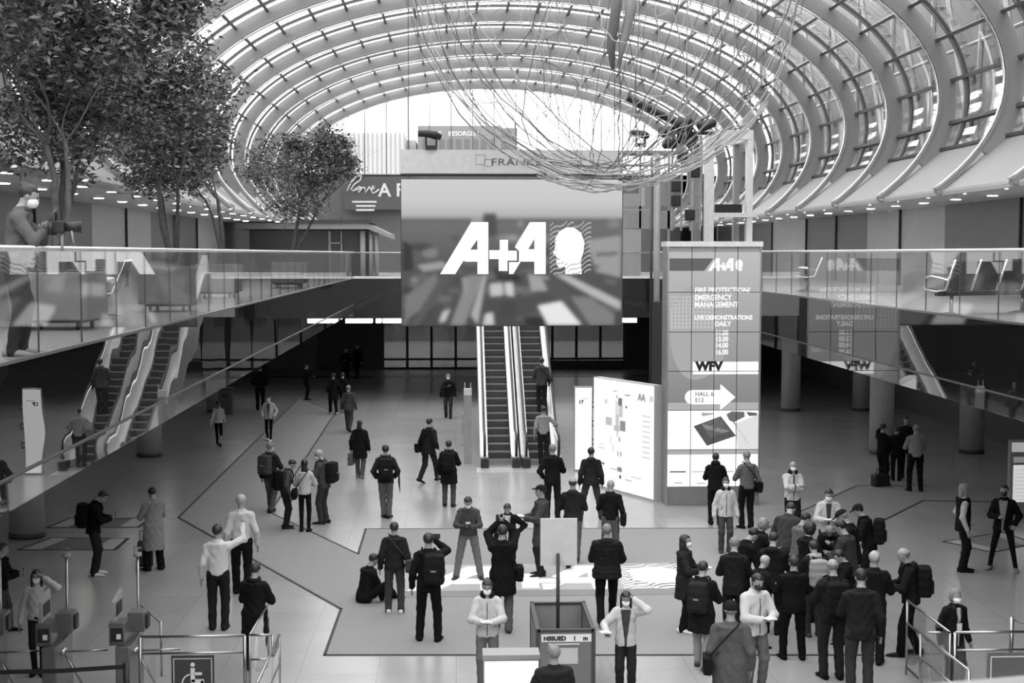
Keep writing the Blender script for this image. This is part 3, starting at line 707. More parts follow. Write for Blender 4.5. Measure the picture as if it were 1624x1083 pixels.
# light panel + posters on the right of the video wall at the back
a_=at(989,247,70); b_=at(1012,308,70)
r=empty('poster_board',(a_[0],70,GZ),0,'pale double poster board high behind the right edge of the video wall','sign')
z1=at(0,305,70)[2]-GZ; z0=at(0,333,70)[2]-GZ; wv_=60*70/F
MB().bx(0,.85,0,.06,z0,z1).build('poster',M_light,r); MB().bx(.9,1.75,0,.06,z0,z1).build('poster',M_light,r)
text('TT',.6,M_dark,'lettering',r,(.98,-.02,z0+.35),bold=.02); MB().bx(.1,.7,-.01,0,z0+.25,z0+.3).build('small_print',M_grey,r)
q=MB(); q.bx(.1,.18,.1,.18,0,z1); q.bx(1.6,1.68,.1,.18,0,z1); q.build('post',M_grey,r)
# grey service block under it
a_=at(987,333,60); b_=at(1017,333,60); struct(MB().bx(a_[0]-.3,b_[0],60,60.6,GZ,a_[2]).build('wall_service_block',mat('service_grey',.3,.6)))
# steel platform + lighting rig right of banner board
r=empty('service_platform',(at(988,240,45)[0],45,at(988,240,45)[2]),0,'pale steel service platform behind the right end of the banner board','platform')
MB().bx(0,1.9,0,1.5,-.05,.03).build('deck',M_light,r); MB().bx(0,1.9,0,.08,-.5,-.42).build('beam',M_light,r); MB().bx(0,1.3,0,.08,-1.9,-1.8).build('beam',M_light,r)
q=MB(); q.bx(.55,.62,0,.07,-2.6,-.05); q.bx(1.5,1.58,0,.07,-3.2,-.05); q.build('hanger',M_grey,r); MB().bx(.75,1.5,.05,1.0,-1.8,-.8).build('equipment_case',M_light,r)
MB().bx(-.1,1.75,.0,1.2,-2.55,-1.95).build('cable_tray',M_grey,r)
r=empty('lighting_rig',tuple(at(1090,215,43)),0,'black cluster of stage lights and cables hanging right of the banner board','stage light')
rg=random.Random(4)
for i in range(9):
    x=rg.uniform(-.75,.7); z=rg.uniform(-.25,.45); R_=.16
    MB().tube([(x,0,z),(x+rg.uniform(-.3,.3),-.15,z+rg.uniform(-.15,.1)),(x+rg.uniform(-.4,.4),-.3,z-.1)],[.1,.15,.17],10).build('lamp_head',M_black,r,True)
q=MB(); q.tube([(-1.9,.1,1.2),(-.6,.1,.55),(.2,.1,.3)],.12,8); q.tube([(-.9,.2,.1),(.9,.2,.1)],.06,8); q.build('cable_loom',M_black,r); MB().tube([(0,.2,.1),(0,.2,4.2)],.02,6).build('hanger_cable',M_dark,r)
q=MB()
for i in range(4): q.bx(-.5+.3*i,-.44+.3*i,-.05,.05,-3.,0.)
for i in range(6): q.bx(-.5,.5,-.04,.04,-.6-.42*i,-.55-.42*i)
q.build('ladder_frame',M_grey,r)
for i in range(5): MB().box((rg.uniform(-.4,.4),0,-.7-.45*i),(.3,.3,.35)).build('ballast_unit',M_black,r,bevel=.04)

# ---------------- wire sculpture
wc=np.array([at(968,0,34.5)[0],34.5,14.3]); RX,RZ=5.35,6.3
sc_=empty('wire_sculpture',tuple(wc),0,'huge hanging bowl shaped tangle of pale bent wires below the vault','sculpture')
rg=np.random.default_rng(9)
def on_bowl(th,ph,k=1.): return np.array([RX*sin(th)*cos(ph)*k,2.6*sin(th)*sin(ph)*k,-RZ*cos(th)*k])
mb=MB(); mk=MB()
for i in range(30):
    ph0=rg.uniform(0,2*pi); tw_=rg.uniform(-.5,.5); k0=rg.uniform(.9,1.0)
    # meridian that runs over the bottom offset from the pole
    off=rg.uniform(-.5,.5); P=[]
    for t in np.linspace(-1.75,1.75,34):
        x=sin(t); z=-cos(t); ax=cos(ph0+tw_*t); ay=sin(ph0+tw_*t)
        v=np.array([x*ax-off*ay*.5*cos(t),x*ay+off*ax*.5*cos(t),z]); v/=np.linalg.norm(v)
        if i<20: ax_=v*np.array([RX,1.6,RZ])*k0
        else: ax_=v*np.array([RX,2.8,RZ])*k0
        P.append(ax_+rg.normal(0,.03,3))
    (mb if i%2 else mk).tube(P,rg.uniform(.009,.019),4)
for i in range(26):
    c=np.array([rg.uniform(-3.6,4.2),rg.uniform(-1.5,1.5),rg.uniform(-5.0,-.5)]); a=rg.uniform(.5,2.1); b=rg.uniform(.4,1.6)
    u=rg.normal(size=3); u/=np.linalg.norm(u); v=np.cross(u,rg.normal(size=3)); v/=np.linalg.norm(v); P=[]
    t0=rg.uniform(0,6); 
    for t in np.linspace(t0,t0+rg.uniform(3,6),22):
        p_=c+u*a*cos(t)+v*b*sin(t)+rg.normal(0,.03,3)
        n_=sqrt((p_[0]/RX)**2+(p_[1]/2.8)**2+(p_[2]/RZ)**2)
        if n_>1: p_=p_/n_
        P.append(p_)
    (mb if i%2 else mk).tube(P,rg.uniform(.008,.015),4)
for i in range(16):   # straight rods rising through the bowl
    a=np.array([rg.uniform(-2.5,4.),rg.uniform(-1,1),rg.uniform(-4.5,-1.5)]); b=a+np.array([rg.uniform(-1.6,1.6),rg.uniform(-.5,.5),rg.uniform(3,6)]); m_=(a+b)/2+rg.normal(0,.2,3)
    mb.tube([a,m_,b],.014,4)
mb.build('pale_wires',mat('pale_wire',.40,.45,.1),sc_,kind='stuff'); mk.build('grey_wires',mat('grey_wire',.15,.45,.1),sc_,kind='stuff')
# dense bottom rim bundle running to the right rig
q=MB()
for i in range(9):
    P=[]
    for t in np.linspace(-.35,.85,22): P.append(np.array([RX*sin(t),rg.normal(0,.02)+.5*sin(i),-RZ*cos(t)])*(1-.004*i)+np.array([0,0,.03*rg.normal()]))
    q.tube(P,.016,4)
q.build('rim_bundle',mat('pale_wire',.40,.45,.1),sc_,kind='stuff')
q=MB()
for x,y in((-4.5,0),(-2,1),(1,-1),(3.5,.6),(5,-.3)): q.tube([(x,y,-1+abs(x)*.4),(x,y,1.3)],.008,4)
q.build('hanging_cable',M_dark,sc_)
# two limbs-like dark twisted strips near the top
r=empty('hanging_fabric',tuple(at(985,60,33)),0,'dark twisted fabric strips hanging inside the wire tangle near the top','decoration')
MB().tube([(-.1,0,1.2),(-.15,0,.5),(-.25,.05,-.2),(-.2,0,-.75)],[.1,.14,.11,.04],10).build('dark_strip',mat('twisted_dark',.12,.6),r,True)
MB().tube([(.25,0,1.2),(.2,0,.5),(.05,.05,-.1),(-.05,0,-.7)],[.12,.13,.09,.04],10).build('pale_strip',mat('twisted_grey',.25,.6),r,True)

# ---------------- floor logo
fp0=fl(644,938.5); fp1=fl(979,938.5)
fg=empty('floor_graphic',(0,0,0),0,'huge floor sticker with white A+A logo and striped head emblem on the grey carpet','floor sticker')
y_t=fl(800,898)[1]; y_b=fp0[1]; lh=y_t-y_b; 
bgm=mat('sticker_grey',.36,.7,noise=.03); a=fl(632,948); b=fl(1100,948); c=fl(1100,893)
MB().bx(a[0],b[0],a[1],c[1],.012,.0135).build('sticker_field',bgm,fg)
MB().bx(a[0],b[0],a[1],y_b,.0135,.0145).build('sticker_band',mat('sticker_band_grey',.2,.7,noise=.03),fg)
fx=(fp1[0]-fp0[0])/2.04
M_stk=mat('sticker_white',.9,.6,noise=.02)
draw_logo(fg,(fp0[0],y_b,.02),(1,0,0),(0,1,0),1.0*fx,M_stk,None,th=.004)
for o in fg.children:
    if o.name.startswith(('logo','head','wave')): pass
# floor stickers at the sides
def sticker(P,lab,m1,m2,seg=(.0,.35,.75,1)):
    Q=[fl(*p) for p in P]; r=empty('floor_sticker',(0,0,0),0,lab,'floor sticker')
    flat([q_ for q_ in Q],.005,'sticker_sheet',m1,r)
    def lerp(t,a_,b_): return a_+(b_-a_)*t
    flat([lerp(.02,Q[0],Q[1]),lerp(.22,Q[0],Q[1]),lerp(.22,Q[3],Q[2]),lerp(.02,Q[3],Q[2])],.007,'pale_field',m2,r)
    flat([lerp(.78,Q[0],Q[1]),lerp(.97,Q[0],Q[1]),lerp(.97,Q[3],Q[2]),lerp(.78,Q[3],Q[2])],.007,'pale_field',m2,r)
    mb=ribbon([(q_[0],q_[1]) for q_ in Q],.06,.008,True); mb.build('dark_border',M_edge,r)
sticker([(30,872),(183,872),(203,854),(82,853)],'dark bordered floor sticker left, the nearer one with pale ends',mat('sticker_dark',.14,.6),mat('sticker_pale',.45,.6))
sticker([(75,837),(220,836),(240,822),(110,822)],'dark bordered floor sticker behind the nearer one beside the column',mat('sticker_dark',.14,.6),mat('sticker_pale',.45,.6))
sticker([(1573,876),(1640,862),(1590,844),(1497,859)],'small framed floor sticker between the two persons at the right edge',mat('sticker_mid',.2,.6),mat('sticker_pale',.45,.6))
# ================================================================== GALLERY OBJECTS
M_leaf=[mat('leaf_dark',.055,.5,noise=.4,nscale=3),mat('leaf_mid',.14,.5,noise=.4,nscale=3),mat('leaf_light',.3,.45,noise=.3,nscale=3)]
M_bark=mat('bark',.07,.8,noise=.3,nscale=8)
def tree(x,y,H_,crown,nleaf,label,seed,lean=(0,0),leaf=.11,pw=1.05,plab=''):
    g=random.Random(seed); z0=GZ
    # planter on castors: a thing of its own
    pl=empty('planter',(x,y,z0),0,plab,'planter','wheeled planter boxes on the left gallery')
    MB().box((0,0,.47),(pw,pw,.66)).build('planter_box',mat('planter_grey',.22,.5),pl,bevel=.02)
    MB().box((0,0,.80),(pw-.08,pw-.08,.02)).build('soil',mat('soil',.03,.9),pl)
    MB().box((0,0,.12),(pw-.2,pw-.2,.04)).build('base_frame',M_dark,pl)
    for a in(-1,1):
        for b in(-1,1): MB().tube([(a*(pw/2-.18)-.02,b*(pw/2-.18),.05),(a*(pw/2-.18)+.02,b*(pw/2-.18),.05)],.05,12).build('castor',M_black,pl)
    r=empty('tree',(x,y,z0+.8),0,label,'tree','indoor trees in planters on the left gallery')
    tb=MB(); ends=[]
    def branch(p,d,L,rad,depth):
        pts=[p];q=p;rs=[rad]
        for i in range(4):
            d=d+np.array([g.uniform(-.25,.25),g.uniform(-.25,.25),g.uniform(-.05,.2)]); d/=np.linalg.norm(d)
            q=q+d*L/4; pts.append(q); rs.append(rad*(1-.12*(i+1)))
            if depth>=2: ends.append(q)
        tb.tube(pts,rs,7,caps=False)
        if depth<3:
            for k in range(3 if depth<2 else 2):
                a=g.uniform(0,2*pi); s=g.uniform(.5,.95); dd=d*.65+np.array([cos(a)*s,sin(a)*s,g.uniform(.0,.35)]); dd/=np.linalg.norm(dd)
                branch(q,dd,L*g.uniform(.6,.8),rs[-1]*.62,depth+1)
        else: ends.append(q)
    tr=H_-2*crown[2]*.85
    for k in range(2):
        a=g.uniform(0,2*pi); branch(np.array([.06*k,0,-.05]),np.array([.18*cos(a)+lean[0],.18*sin(a)+lean[1],1.]),max(1.0,tr+.3),.075-.02*k,0)
    tb.build('trunk',M_bark,r,True)
    cc=np.array([lean[0]*1.5,lean[1]*1.5,H_-crown[2]]); cr_=np.array(crown)
    # foliage clusters
    cl=[]
    for e in ends:
        v=(e-cc)/cr_; n=np.linalg.norm(v)
        if n<1.15: cl.append(e)
    while len(cl)<130:
        v=np.array([g.gauss(0,1),g.gauss(0,1),g.gauss(0,1)]); v/=np.linalg.norm(v); cl.append(cc+v*cr_*(g.random()**.45))
    N=nleaf; C=np.array([cl[g.randrange(len(cl))] for _ in range(N)]); rg=np.random.default_rng(seed)
    P=C+rg.normal(0,.17,(N,3))*np.array([1.2,1.2,.8])
    D=rg.normal(size=(N,3)); D[:,2]*=.6; D/=np.linalg.norm(D,axis=1)[:,None]
    U=np.cross(D,rg.normal(size=(N,3))); U/=np.linalg.norm(U,axis=1)[:,None]; Nn=np.cross(D,U)
    L=leaf*rg.uniform(.7,1.3,N)[:,None]; wd=L*.36
    V=np.stack([P,P+D*L*.5+U*wd*.5+Nn*L*.04,P+D*L-Nn*L*.08,P+D*L*.5-U*wd*.5+Nn*L*.04],1).reshape(-1,3)
    me=bpy.data.meshes.new('foliage'); me.vertices.add(4*N); me.vertices.foreach_set('co',V.ravel()); me.loops.add(4*N); me.loops.foreach_set('vertex_index',np.arange(4*N)); me.polygons.add(N); me.polygons.foreach_set('loop_start',np.arange(N)*4); me.polygons.foreach_set('loop_total',np.full(N,4))
    me.polygons.foreach_set('material_index',rg.choice(3,N,p=[.45,.4,.15])); me.update()
    for m in M_leaf: me.materials.append(m)
    o=bpy.data.objects.new('foliage',me); COL.objects.link(o); o.parent=r; o['kind']='stuff'
    return r
pA=fl(97,524,GZ); pB=fl(275,492,GZ)
tree(pA[0]-.15,19.2,5.6,(1.8,1.9,2.3),20000,'big leafy tree nearest the camera, its crown filling the upper left corner',11,(.0,.1),.13,1.08,'wheeled grey planter box nearest the photographer')
tree(-5.2,25.,3.9,(1.75,1.6,1.5),17000,'second leafy tree from the camera, lower crown behind the big one',12,(.05,0),.12,.95,'wheeled grey planter box in the middle, under the second tree')
tree(-5.6,32.5,3.7,(2.1,1.7,1.4),15000,'third leafy tree from the camera with a slim pale stem',13,(0.1,0),.13,.95,'wheeled grey planter box third from the camera')
tree(-5.1,42,4.2,(1.55,1.5,1.45),12000,'farthest leafy tree whose crown touches the far arch window',14,(.1,0),.14,1.0,'wheeled grey planter box farthest from the camera')
tree(-6.3,22.2,4.2,(1.05,1.2,1.5),13000,'leafy tree standing behind the nearest one close to the gallery wall',15,(-.1,0),.13,1.0,'wheeled grey planter box close to the gallery wall')
tree(-6.0,28.9,3.4,(.95,1.2,1.0),9000,'leafy tree of the rear row in front of the upper left wall',16,(.0,0),.13,1.0,'wheeled grey planter box of the rear row')

# beam seating
def bench(x,y,rz,n,label,mirror=1):
    r=empty('beam_seating',(x,y,GZ),rz,label,'bench')
    q=MB(); q.box((0,0,.36),(n*.6,.08,.07)); q.build('beam',M_dark,r)
    for s in(-1,1):
        q=MB(); xx=s*(n*.3-.35); q.tube([(xx,0,0.02),(xx,0,.36)],.035,10); q.build('pedestal',M_chrome,r,True)
        q=MB(); q.poly([(-.32,0),(.32,0),(.05,.05),(-.05,.05)],.07,(xx-.035,0,0),(0,1,0),(0,0,1)); q.build('foot',M_chrome,r)
    for i in range(n):
        xx=(i-(n-1)/2)*.6
        q=MB(); q.poly([(-.22,.42),(.0,.40),(.24,.44),(.26,.46),(.0,.43),(-.22,.45)],.52,(xx-.26,0,0),(0,1,0),(0,0,1)); q.build('seat',M_black,r)
        q=MB(); q.poly([(-.22,.44),(-.42,.92),(-.40,.93),(-.19,.45)],.52,(xx-.26,0,0),(0,1,0),(0,0,1)); q.build('backrest',M_black,r)
    for i in range(n+1):
        xx=(i-n/2)*.6
        q=MB(); q.tube([(xx,.26,.44),(xx,0,.40),(xx,-.21,.43),(xx,-.42,.95)],.018,6); q.tube([(xx,-.26,.6),(xx,.1,.66),(xx,.24,.64)],.022,6); q.build('arm_frame',M_shiny,r,True)
    return r
b1=fl(197,508,GZ); bench(-5.75,22.4,radians(100),3,'black beam seating with chrome arms between the two planters on the left gallery')
p=fl(1262,462,GZ); bench(p[0]+.3,p[1],radians(75),3,'far black beam seating on the right gallery beside the LED column')
p=fl(1560,498,GZ); bench(p[0]+.1,p[1]+.1,radians(25),4,'near black beam seating with chrome arms on the right gallery at the picture edge')
# low screen partition on the left gallery (pale)
r=empty('glass_partition',(-7.5,12.5,GZ),0,'tall glass partition of narrow panes in front of the pale left wall','partition')
for k in range(8): MB().bx(k*.0-.01,.01,k*1.0+.02,k*1.0+.98,0,2.35).build('glass_panel',M_rail,r)
q=MB()
for k in range(9): q.bx(-.02,.02,k*1.-.02,k*1.+.02,0,2.5-(k%2)*.1)
q.build('post',M_dark,r)

# ================================================================== FOREGROUND HARDWARE
def turnstile(px,Y,label):
    p=at(px,1000,Y); r=empty('turnstile',(p[0],Y,0),0,label,'turnstile')
    MB().tube([(.06,.25,0),(.06,.25,2.08)],.02,10).build('signal_pole',M_chrome,r,True)
    MB().tube([(.06,.25,2.04),(.06,.25,2.09)],.06,16).build('signal_head',M_light,r,True); MB().tube([(.06,.25,2.08),(.06,.25,2.17)],.06,16).build('signal_glass',M_glass,r,True)
    MB().bx(-.10,.10,-.5,.35,0,.92).build('cabinet',mat('turnstile_steel',.2,.35,.7),r,bevel=.015)
    MB().bx(-.2,.02,-.42,-.1,.92,1.24).build('reader_box',mat('reader_steel',.2,.35,.7),r,bevel=.01)
    MB().bx(-.17,-.01,-.435,-.41,.98,1.17).build('reader_window',M_black,r); MB().bx(-.09,-.03,-.45,-.43,1.02,1.09).build('reader_light',M_white,r)
    MB().bx(-.02,.22,-.1,.2,1.02,1.3).build('ticket_box',mat('reader_steel',.2,.35,.7),r,bevel=.01); MB().bx(.20,.25,-.02,.14,1.05,1.25).build('ticket_slot',M_black,r)
    q=MB(); q.poly([(-.35,1.24),(.1,1.24),(.1,1.62),(-.35,1.52)],.04,(-.17,0,0),(0,1,0),(0,0,1)); q.build('display_plate',M_grey,r)
    MB().bx(-.125,-.12,-.28,.04,1.3,1.48).build('display_glass',M_black,r)
    hub=np.array([.12,-.2,.78]); 
    MB().tube([(.06,-.2,.78),(.16,-.2,.78)],.06,12).build('hub',M_chrome,r,True)
    for d in ((.62,0,.02),(.28,-.12,-.42),(.1,.35,-.4)): MB().tube([hub,hub+np.array(d)],.014,8).build('arm',M_chrome,r,True)
    MB().bx(-.14,-.10,-.2,.0,.1,.85).build('side_panel',M_dark,r)
    return r
turnstile(93,19.3,'steel turnstile with card reader in front of the woman in the white top, left one')
turnstile(207,19.3,'steel turnstile with card reader beside the wheelchair gate, right one')
turnstile(-14,19.3,'steel turnstile cut by the left picture edge')
p=at(93,1000,19.3)
# belt barrier
r=empty('belt_barrier',(0,0,0),0,'black retractable belt stretched in front of the turnstiles','barrier')
a=at(-10,1066,18.2); b=at(200,1057,18.2)
for pt_ in (b,): MB().tube([(pt_[0],pt_[1],0),(pt_[0],pt_[1],pt_[2]+.05)],.04,10).build('post',M_black,r,True); MB().cyl((pt_[0],pt_[1],0),.16,.03,20).build('post_base',M_black,r)
MB().tube([(a[0],a[1],0),(a[0],a[1],a[2]+.05)],.04,10).build('post',M_black,r,True); MB().cyl((a[0],a[1],0),.16,.03,20).build('post_base',M_black,r)
MB().poly([(a[0],a[2]-.03),((a[0]+b[0])/2,(a[2]+b[2])/2-.05),(b[0],b[2]-.03),(b[0],b[2]+.03),((a[0]+b[0])/2,(a[2]+b[2])/2+.01),(a[0],a[2]+.03)],.004,(0,18.2,0),(1,0,0),(0,0,1)).build('belt',M_black,r)
# wheelchair gate
GY=19.
def rail_frame(parts,r,name='rail',rad=.017):
    q=MB()
    for P in parts: q.tube(P,rad,8)
    return q.build(name,M_chrome,r,True)
g0=at(222,1010,GY); g1=at(388,1010,GY); zt2=g0[2]
r=empty('wheelchair_gate',(g0[0],GY,0),0,'steel framed glass gate with wheelchair sign beside the right turnstile','gate'); W_=g1[0]-g0[0]
rail_frame([[(0,0,zt2),(W_,0,zt2)]],r,'top_rail',.02); rail_frame([[(0,0,zt2-.24),(W_,0,zt2-.24)]],r,'mid_rail',.018)
rail_frame([[(0,0,0),(0,0,zt2)]],r,'post',.026); rail_frame([[(W_,0,0),(W_,0,zt2)]],r,'post',.026)
MB().bx(.04,W_-.05,-.006,.006,.12,zt2-.27).build('glass_infill',M_rail,r)
s0=at(272,1040,GY); s1=at(340,1040,GY); sa,sb=s0[0]-g0[0],s1[0]-g0[0]
MB().bx(sa,sb,-.03,-.015,s0[2]-.62,s0[2]+.01).build('wheelchair_sign',mat('sign_dark',.05,.5),r)
q=MB(); 
for c,d in(((sa+sb)/2,s0[2]-.04),): pass
bw_=sb-sa; zt_=s0[2]-.03; zb_=s0[2]-.58
q.bx(sa+.03,sb-.03,-.036,-.031,zt_-.01,zt_); q.bx(sa+.03,sb-.03,-.036,-.031,zb_,zb_+.01); q.bx(sa+.03,sa+.04,-.036,-.031,zb_,zt_); q.bx(sb-.04,sb-.03,-.036,-.031,zb_,zt_)
cx=(sa+sb)/2
q.ell((cx-.0,-.036,zt_-.09),(.032,.004,.032),12)
q.bx(cx-.03,cx+.03,-.037,-.031,zt_-.34,zt_-.14); q.bx(cx+.02,cx+.13,-.037,-.031,zt_-.24,zt_-.20); q.bx(cx-.02,cx+.15,-.037,-.031,zt_-.36,zt_-.30)
q.bx(cx+.11,cx+.16,-.037,-.031,zt_-.48,zt_-.32)
q.tube([(cx-.02+.13*cos(t),-.036,zt_-.36+.13*sin(t)) for t in np.linspace(pi*.55,pi*1.95,18)],.012,6)
q.build('wheelchair_symbol',M_white,r)
# small post inside gate area
a=at(255,985,20.4); r=empty('guide_post',(a[0],20.4,0),0,'thin grey post with sloping rail behind the wheelchair gate','post'); rail_frame([[(0,0,0),(0,0,a[2])]],r,'post'); b=at(222,1040,21.6); rail_frame([[(0,0,a[2]-.02),(b[0]-a[0],1.2,a[2]-.05)]],r,'sloping_rail',.012)
# rail section right of gate
def rail_unit(name,label,segs,cat='railing',panel=None):
    r=empty(name,(segs[0][0][0],segs[0][0][1],0),0,label,cat); o=np.array([segs[0][0][0],segs[0][0][1],0])
    for P in segs: rail_frame([[np.array(p_)-o for p_ in P]],r,'rail')
    if panel: 
        a_,b_=np.array(panel[0])-o,np.array(panel[1])-o
        mb=MB(); d=(b_-a_); n_=np.array([-d[1],d[0],0]); n_=n_/np.linalg.norm(n_)*.005
        mb.add([(a_[0],a_[1],.15),(b_[0],b_[1],.15),(b_[0],b_[1],b_[2]),(a_[0],a_[1],a_[2])]+[(a_[0]+n_[0],a_[1]+n_[1],.15),(b_[0]+n_[0],b_[1]+n_[1],.15),(b_[0]+n_[0],b_[1]+n_[1],b_[2]),(a_[0]+n_[0],a_[1]+n_[1],a_[2])],[(0,1,2,3),(7,6,5,4),(0,4,5,1),(1,5,6,2),(2,6,7,3),(3,7,4,0)])
        mb.build('glass_infill',M_rail,r)
    return r
def z0_(p): return (p[0],p[1],0)
a=at(396,1007,GY); b=at(425,958,GY+1.9); c=at(432,1007,GY); 
rail_unit('steel_railing','steel railing with sloping top beside the person in the dark coat, left group',[[z0_(a),a],[a,b],[b,z0_(b)],[a,c],[c,z0_(c)],[(a[0],a[1],a[2]-.35),(c[0],c[1],c[2]-.35)]],panel=(a,b))
a=at(408,1083,16.8); b=at(443,1007,19.0); rail_unit('steel_railing','steel railing running towards the camera at the right end of the gate',[[z0_(b),b],[b,a],[a,z0_(a)],[(b[0],b[1],b[2]-.4),(a[0],a[1],a[2]-.4)]],panel=(b,a))
# right rails
a=at(1439,952,20.0); b=at(1507,1003,18.2); a2=at(1460,1003,18.3); b2=at(1537,1063,16.6); c=at(1472,1003,18.2)
rail_unit('steel_railing','steel railing with slanting top rail next to the person with glasses and backpack',[[z0_(a),a],[a,b],[b,z0_(b)],[b,c],[(a[0],a[1],a[2]-.35),(b[0],b[1],b[2]-.35)],[(a[0],a[1],.12),(b[0],b[1],.12)]],panel=(a,b))
rail_unit('steel_railing','second slanting steel railing in front, parallel to the taller one',[[z0_(a2),a2],[a2,b2],[b2,z0_(b2)],[(a2[0],a2[1],a2[2]-.35),(b2[0],b2[1],b2[2]-.35)],[(a2[0],a2[1],.12),(b2[0],b2[1],.12)]],panel=(a2,b2))
g0=at(1515,1003,18.2); g1=at(1660,1003,18.2); W_=g1[0]-g0[0]
r=empty('barrier_gate',(g0[0],18.2,0),0,'wide steel gate frame with pale lined sign at the lower right','gate')
rail_frame([[(0,0,g0[2]),(W_,0,g0[2])]],r,'top_rail',.02); rail_frame([[(0,0,0),(0,0,g0[2])]],r,'post',.026); rail_frame([[(0,0,g0[2]-.25),(W_,0,g0[2]-.25)]],r,'mid_rail',.016)
MB().bx(.04,W_,-.006,.006,.12,g0[2]-.27).build('glass_infill',M_rail,r)
s0=at(1567,1036,18.15); MB().bx(s0[0]-g0[0],W_,-.04,-.02,s0[2]-.6,s0[2]).build('sign_plate',mat('sign_grey',.14,.5),r)
q=MB(); q.bx(s0[0]-g0[0]+.04,W_,-.05,-.041,s0[2]-.06,s0[2]-.045); q.bx(s0[0]-g0[0]+.04,s0[0]-g0[0]+.055,-.05,-.041,s0[2]-.6,s0[2]-.05); q.build('sign_border',M_white,r)
a=at(1605,978,19.6); r=empty('guide_post',(a[0],19.6,0),0,'thin grey post at the right edge behind the gate','post'); rail_frame([[(0,0,0),(0,0,a[2])]],r,'post',.03); rail_frame([[(0,0,a[2]-.03),(1.2,-1.2,a[2]-.35)]],r,'sloping_rail',.014)
# ---------------- deposit cart / box with distance label
fy=19.; ry=20.5
A0=at(853,1000,fy); B0=at(941,1000,fy); cz=A0[2]; cw=B0[0]-A0[0]
r=empty('crowd_box',(A0[0],fy,0),0,'open topped grey panel box with white label band, behind the pole sign','bin')
mp_=mat('box_panel_grey',.16,.5)
MB().bx(0,cw,-.02,.02,0,cz).build('front_panel',mp_,r); MB().bx(-.02,.02,.02,ry-fy,0,cz).build('side_panel',mp_,r); MB().bx(cw-.02,cw+.02,.02,ry-fy,0,cz).build('side_panel',mp_,r); MB().bx(0,cw,ry-fy-.02,ry-fy+.02,0,cz).build('rear_panel',mat('box_panel_pale',.24,.5),r)
q=MB()
for x in(0,cw):
    for y in(0,ry-fy): q.bx(x-.03,x+.03,y-.03,y+.03,0,cz+.03)
q.bx(0,cw,-.03,.03,cz-.02,cz+.02); q.bx(0,cw,ry-fy-.03,ry-fy+.03,cz-.02,cz+.02); q.bx(-.03,.03,0,ry-fy,cz-.02,cz+.02); q.bx(cw-.03,cw+.03,0,ry-fy,cz-.02,cz+.02)
q.build('frame',M_dark,r)
MB().bx(.05,cw-.03,-.03,-.021,cz-.16,cz-.05).build('label_band',M_white,r)
text('HSSUED    1    m',.085,M_black,'lettering',r,(.08,-.034,cz-.135),bold=.004,sx=1.05)
MB().bx(cw*.35,cw*.72,-.03,-.021,cz-.48,cz-.25).build('paper_notice',mat('notice_grey',.5,.6),r)
MB().bx(.15,cw-.2,-.03,-.021,cz-.20,cz-.185).build('white_strip',M_white,r)
# pole sign
a=at(857,822,20.1); b=at(915,896,20.1); pc=at(885,878,20.0)
r=empty('pole_sign',(pc[0],20.0,0),0,'blank pale rectangular sign board with a thin dark pole, in front of the crowd','sign')
MB().bx(a[0]-pc[0],b[0]-pc[0],.08,.11,b[2],a[2]).build('board',mat('blank_board',.55,.5),r)
MB().tube([(0,0,.03),(0,0,pc[2])],.027,10).build('pole',M_black,r,True); MB().bx(-.02,.02,0,.09,b[2]+.02,b[2]+.1).build('clamp',M_black,r); MB().cyl((0,0,0),.2,.03,24).build('base',M_black,r)
# lit white box
a=at(767,1045,16.5); b=at(855,1045,16.5)
r=empty('light_box_display',(a[0],16.5,0),0,'bright white illuminated box at the bottom edge beside the quilted jacket','sign'); W_=b[0]-a[0]
MB().bx(0,W_,0,.3,0,a[2]+.04).build('housing',M_grey,r); MB().bx(.01,W_-.01,-.01,0,.3,a[2]-.03).build('lit_face',EV(1.05),r); MB().bx(-.01,W_+.01,-.02,.3,a[2]-.01,a[2]+.05).build('top_cap',M_light,r)
# bright info sign at the right edge
a=fl(1598,772); 
a=fl(1600,822); r=empty('info_board',(a[0],a[1],0),0,'tall bright info board at the right picture edge behind the two persons','sign')
MB().bx(0,1.6,0,.15,0,1.9).build('housing',M_grey,r); MB().bx(.08,1.5,-.01,0,.4,1.3).build('lit_face',EV(.6),r); MB().bx(.08,1.5,-.01,0,1.36,1.5).build('header',EV(.2),r); MB().bx(.03,1.5,-.01,0,1.62,1.85).build('header',EV(.35),r)
q=MB()
for k in range(9): q.bx(.12,1.48,-.016,-.011,.45+.09*k,.465+.09*k)
q.build('print_line',EV(.4),r)
# foreground pale balustrade top, out of focus
r=empty('near_handrail',(0,0,0),0,'pale out of focus rounded ledge at the lower right corner, very close','railing')
q=MB(); P=[at(x,y,d) for x,y,d in((1120,1120,2.0),(1230,1106,2.0),(1400,1090,2.0),(1560,1078,2.0),(1700,1066,2.0),(2000,1050,2.0))]; q.tube([(p[0],p[1],p[2]-.03) for p in P],.03,12); q.build('ledge',mat('pale_ledge',.2,.5),r,True)
# small bin at left back and low dark bin by column
a=fl(356,655); r=empty('waste_bin',(a[0]+.12,a[1]-.35,0),0,'dark box shaped waste bin next to the far left column','bin'); MB().box((0,0,.5),(.55,.4,1.)).build('body',mat('bin_grey',.07,.5),r,bevel=.02); MB().box((0,0,1.02),(.57,.42,.05)).build('lid',M_black,r); MB().bx(-.12,.12,-.215,-.2,.7,.82).build('slot',M_black,r)
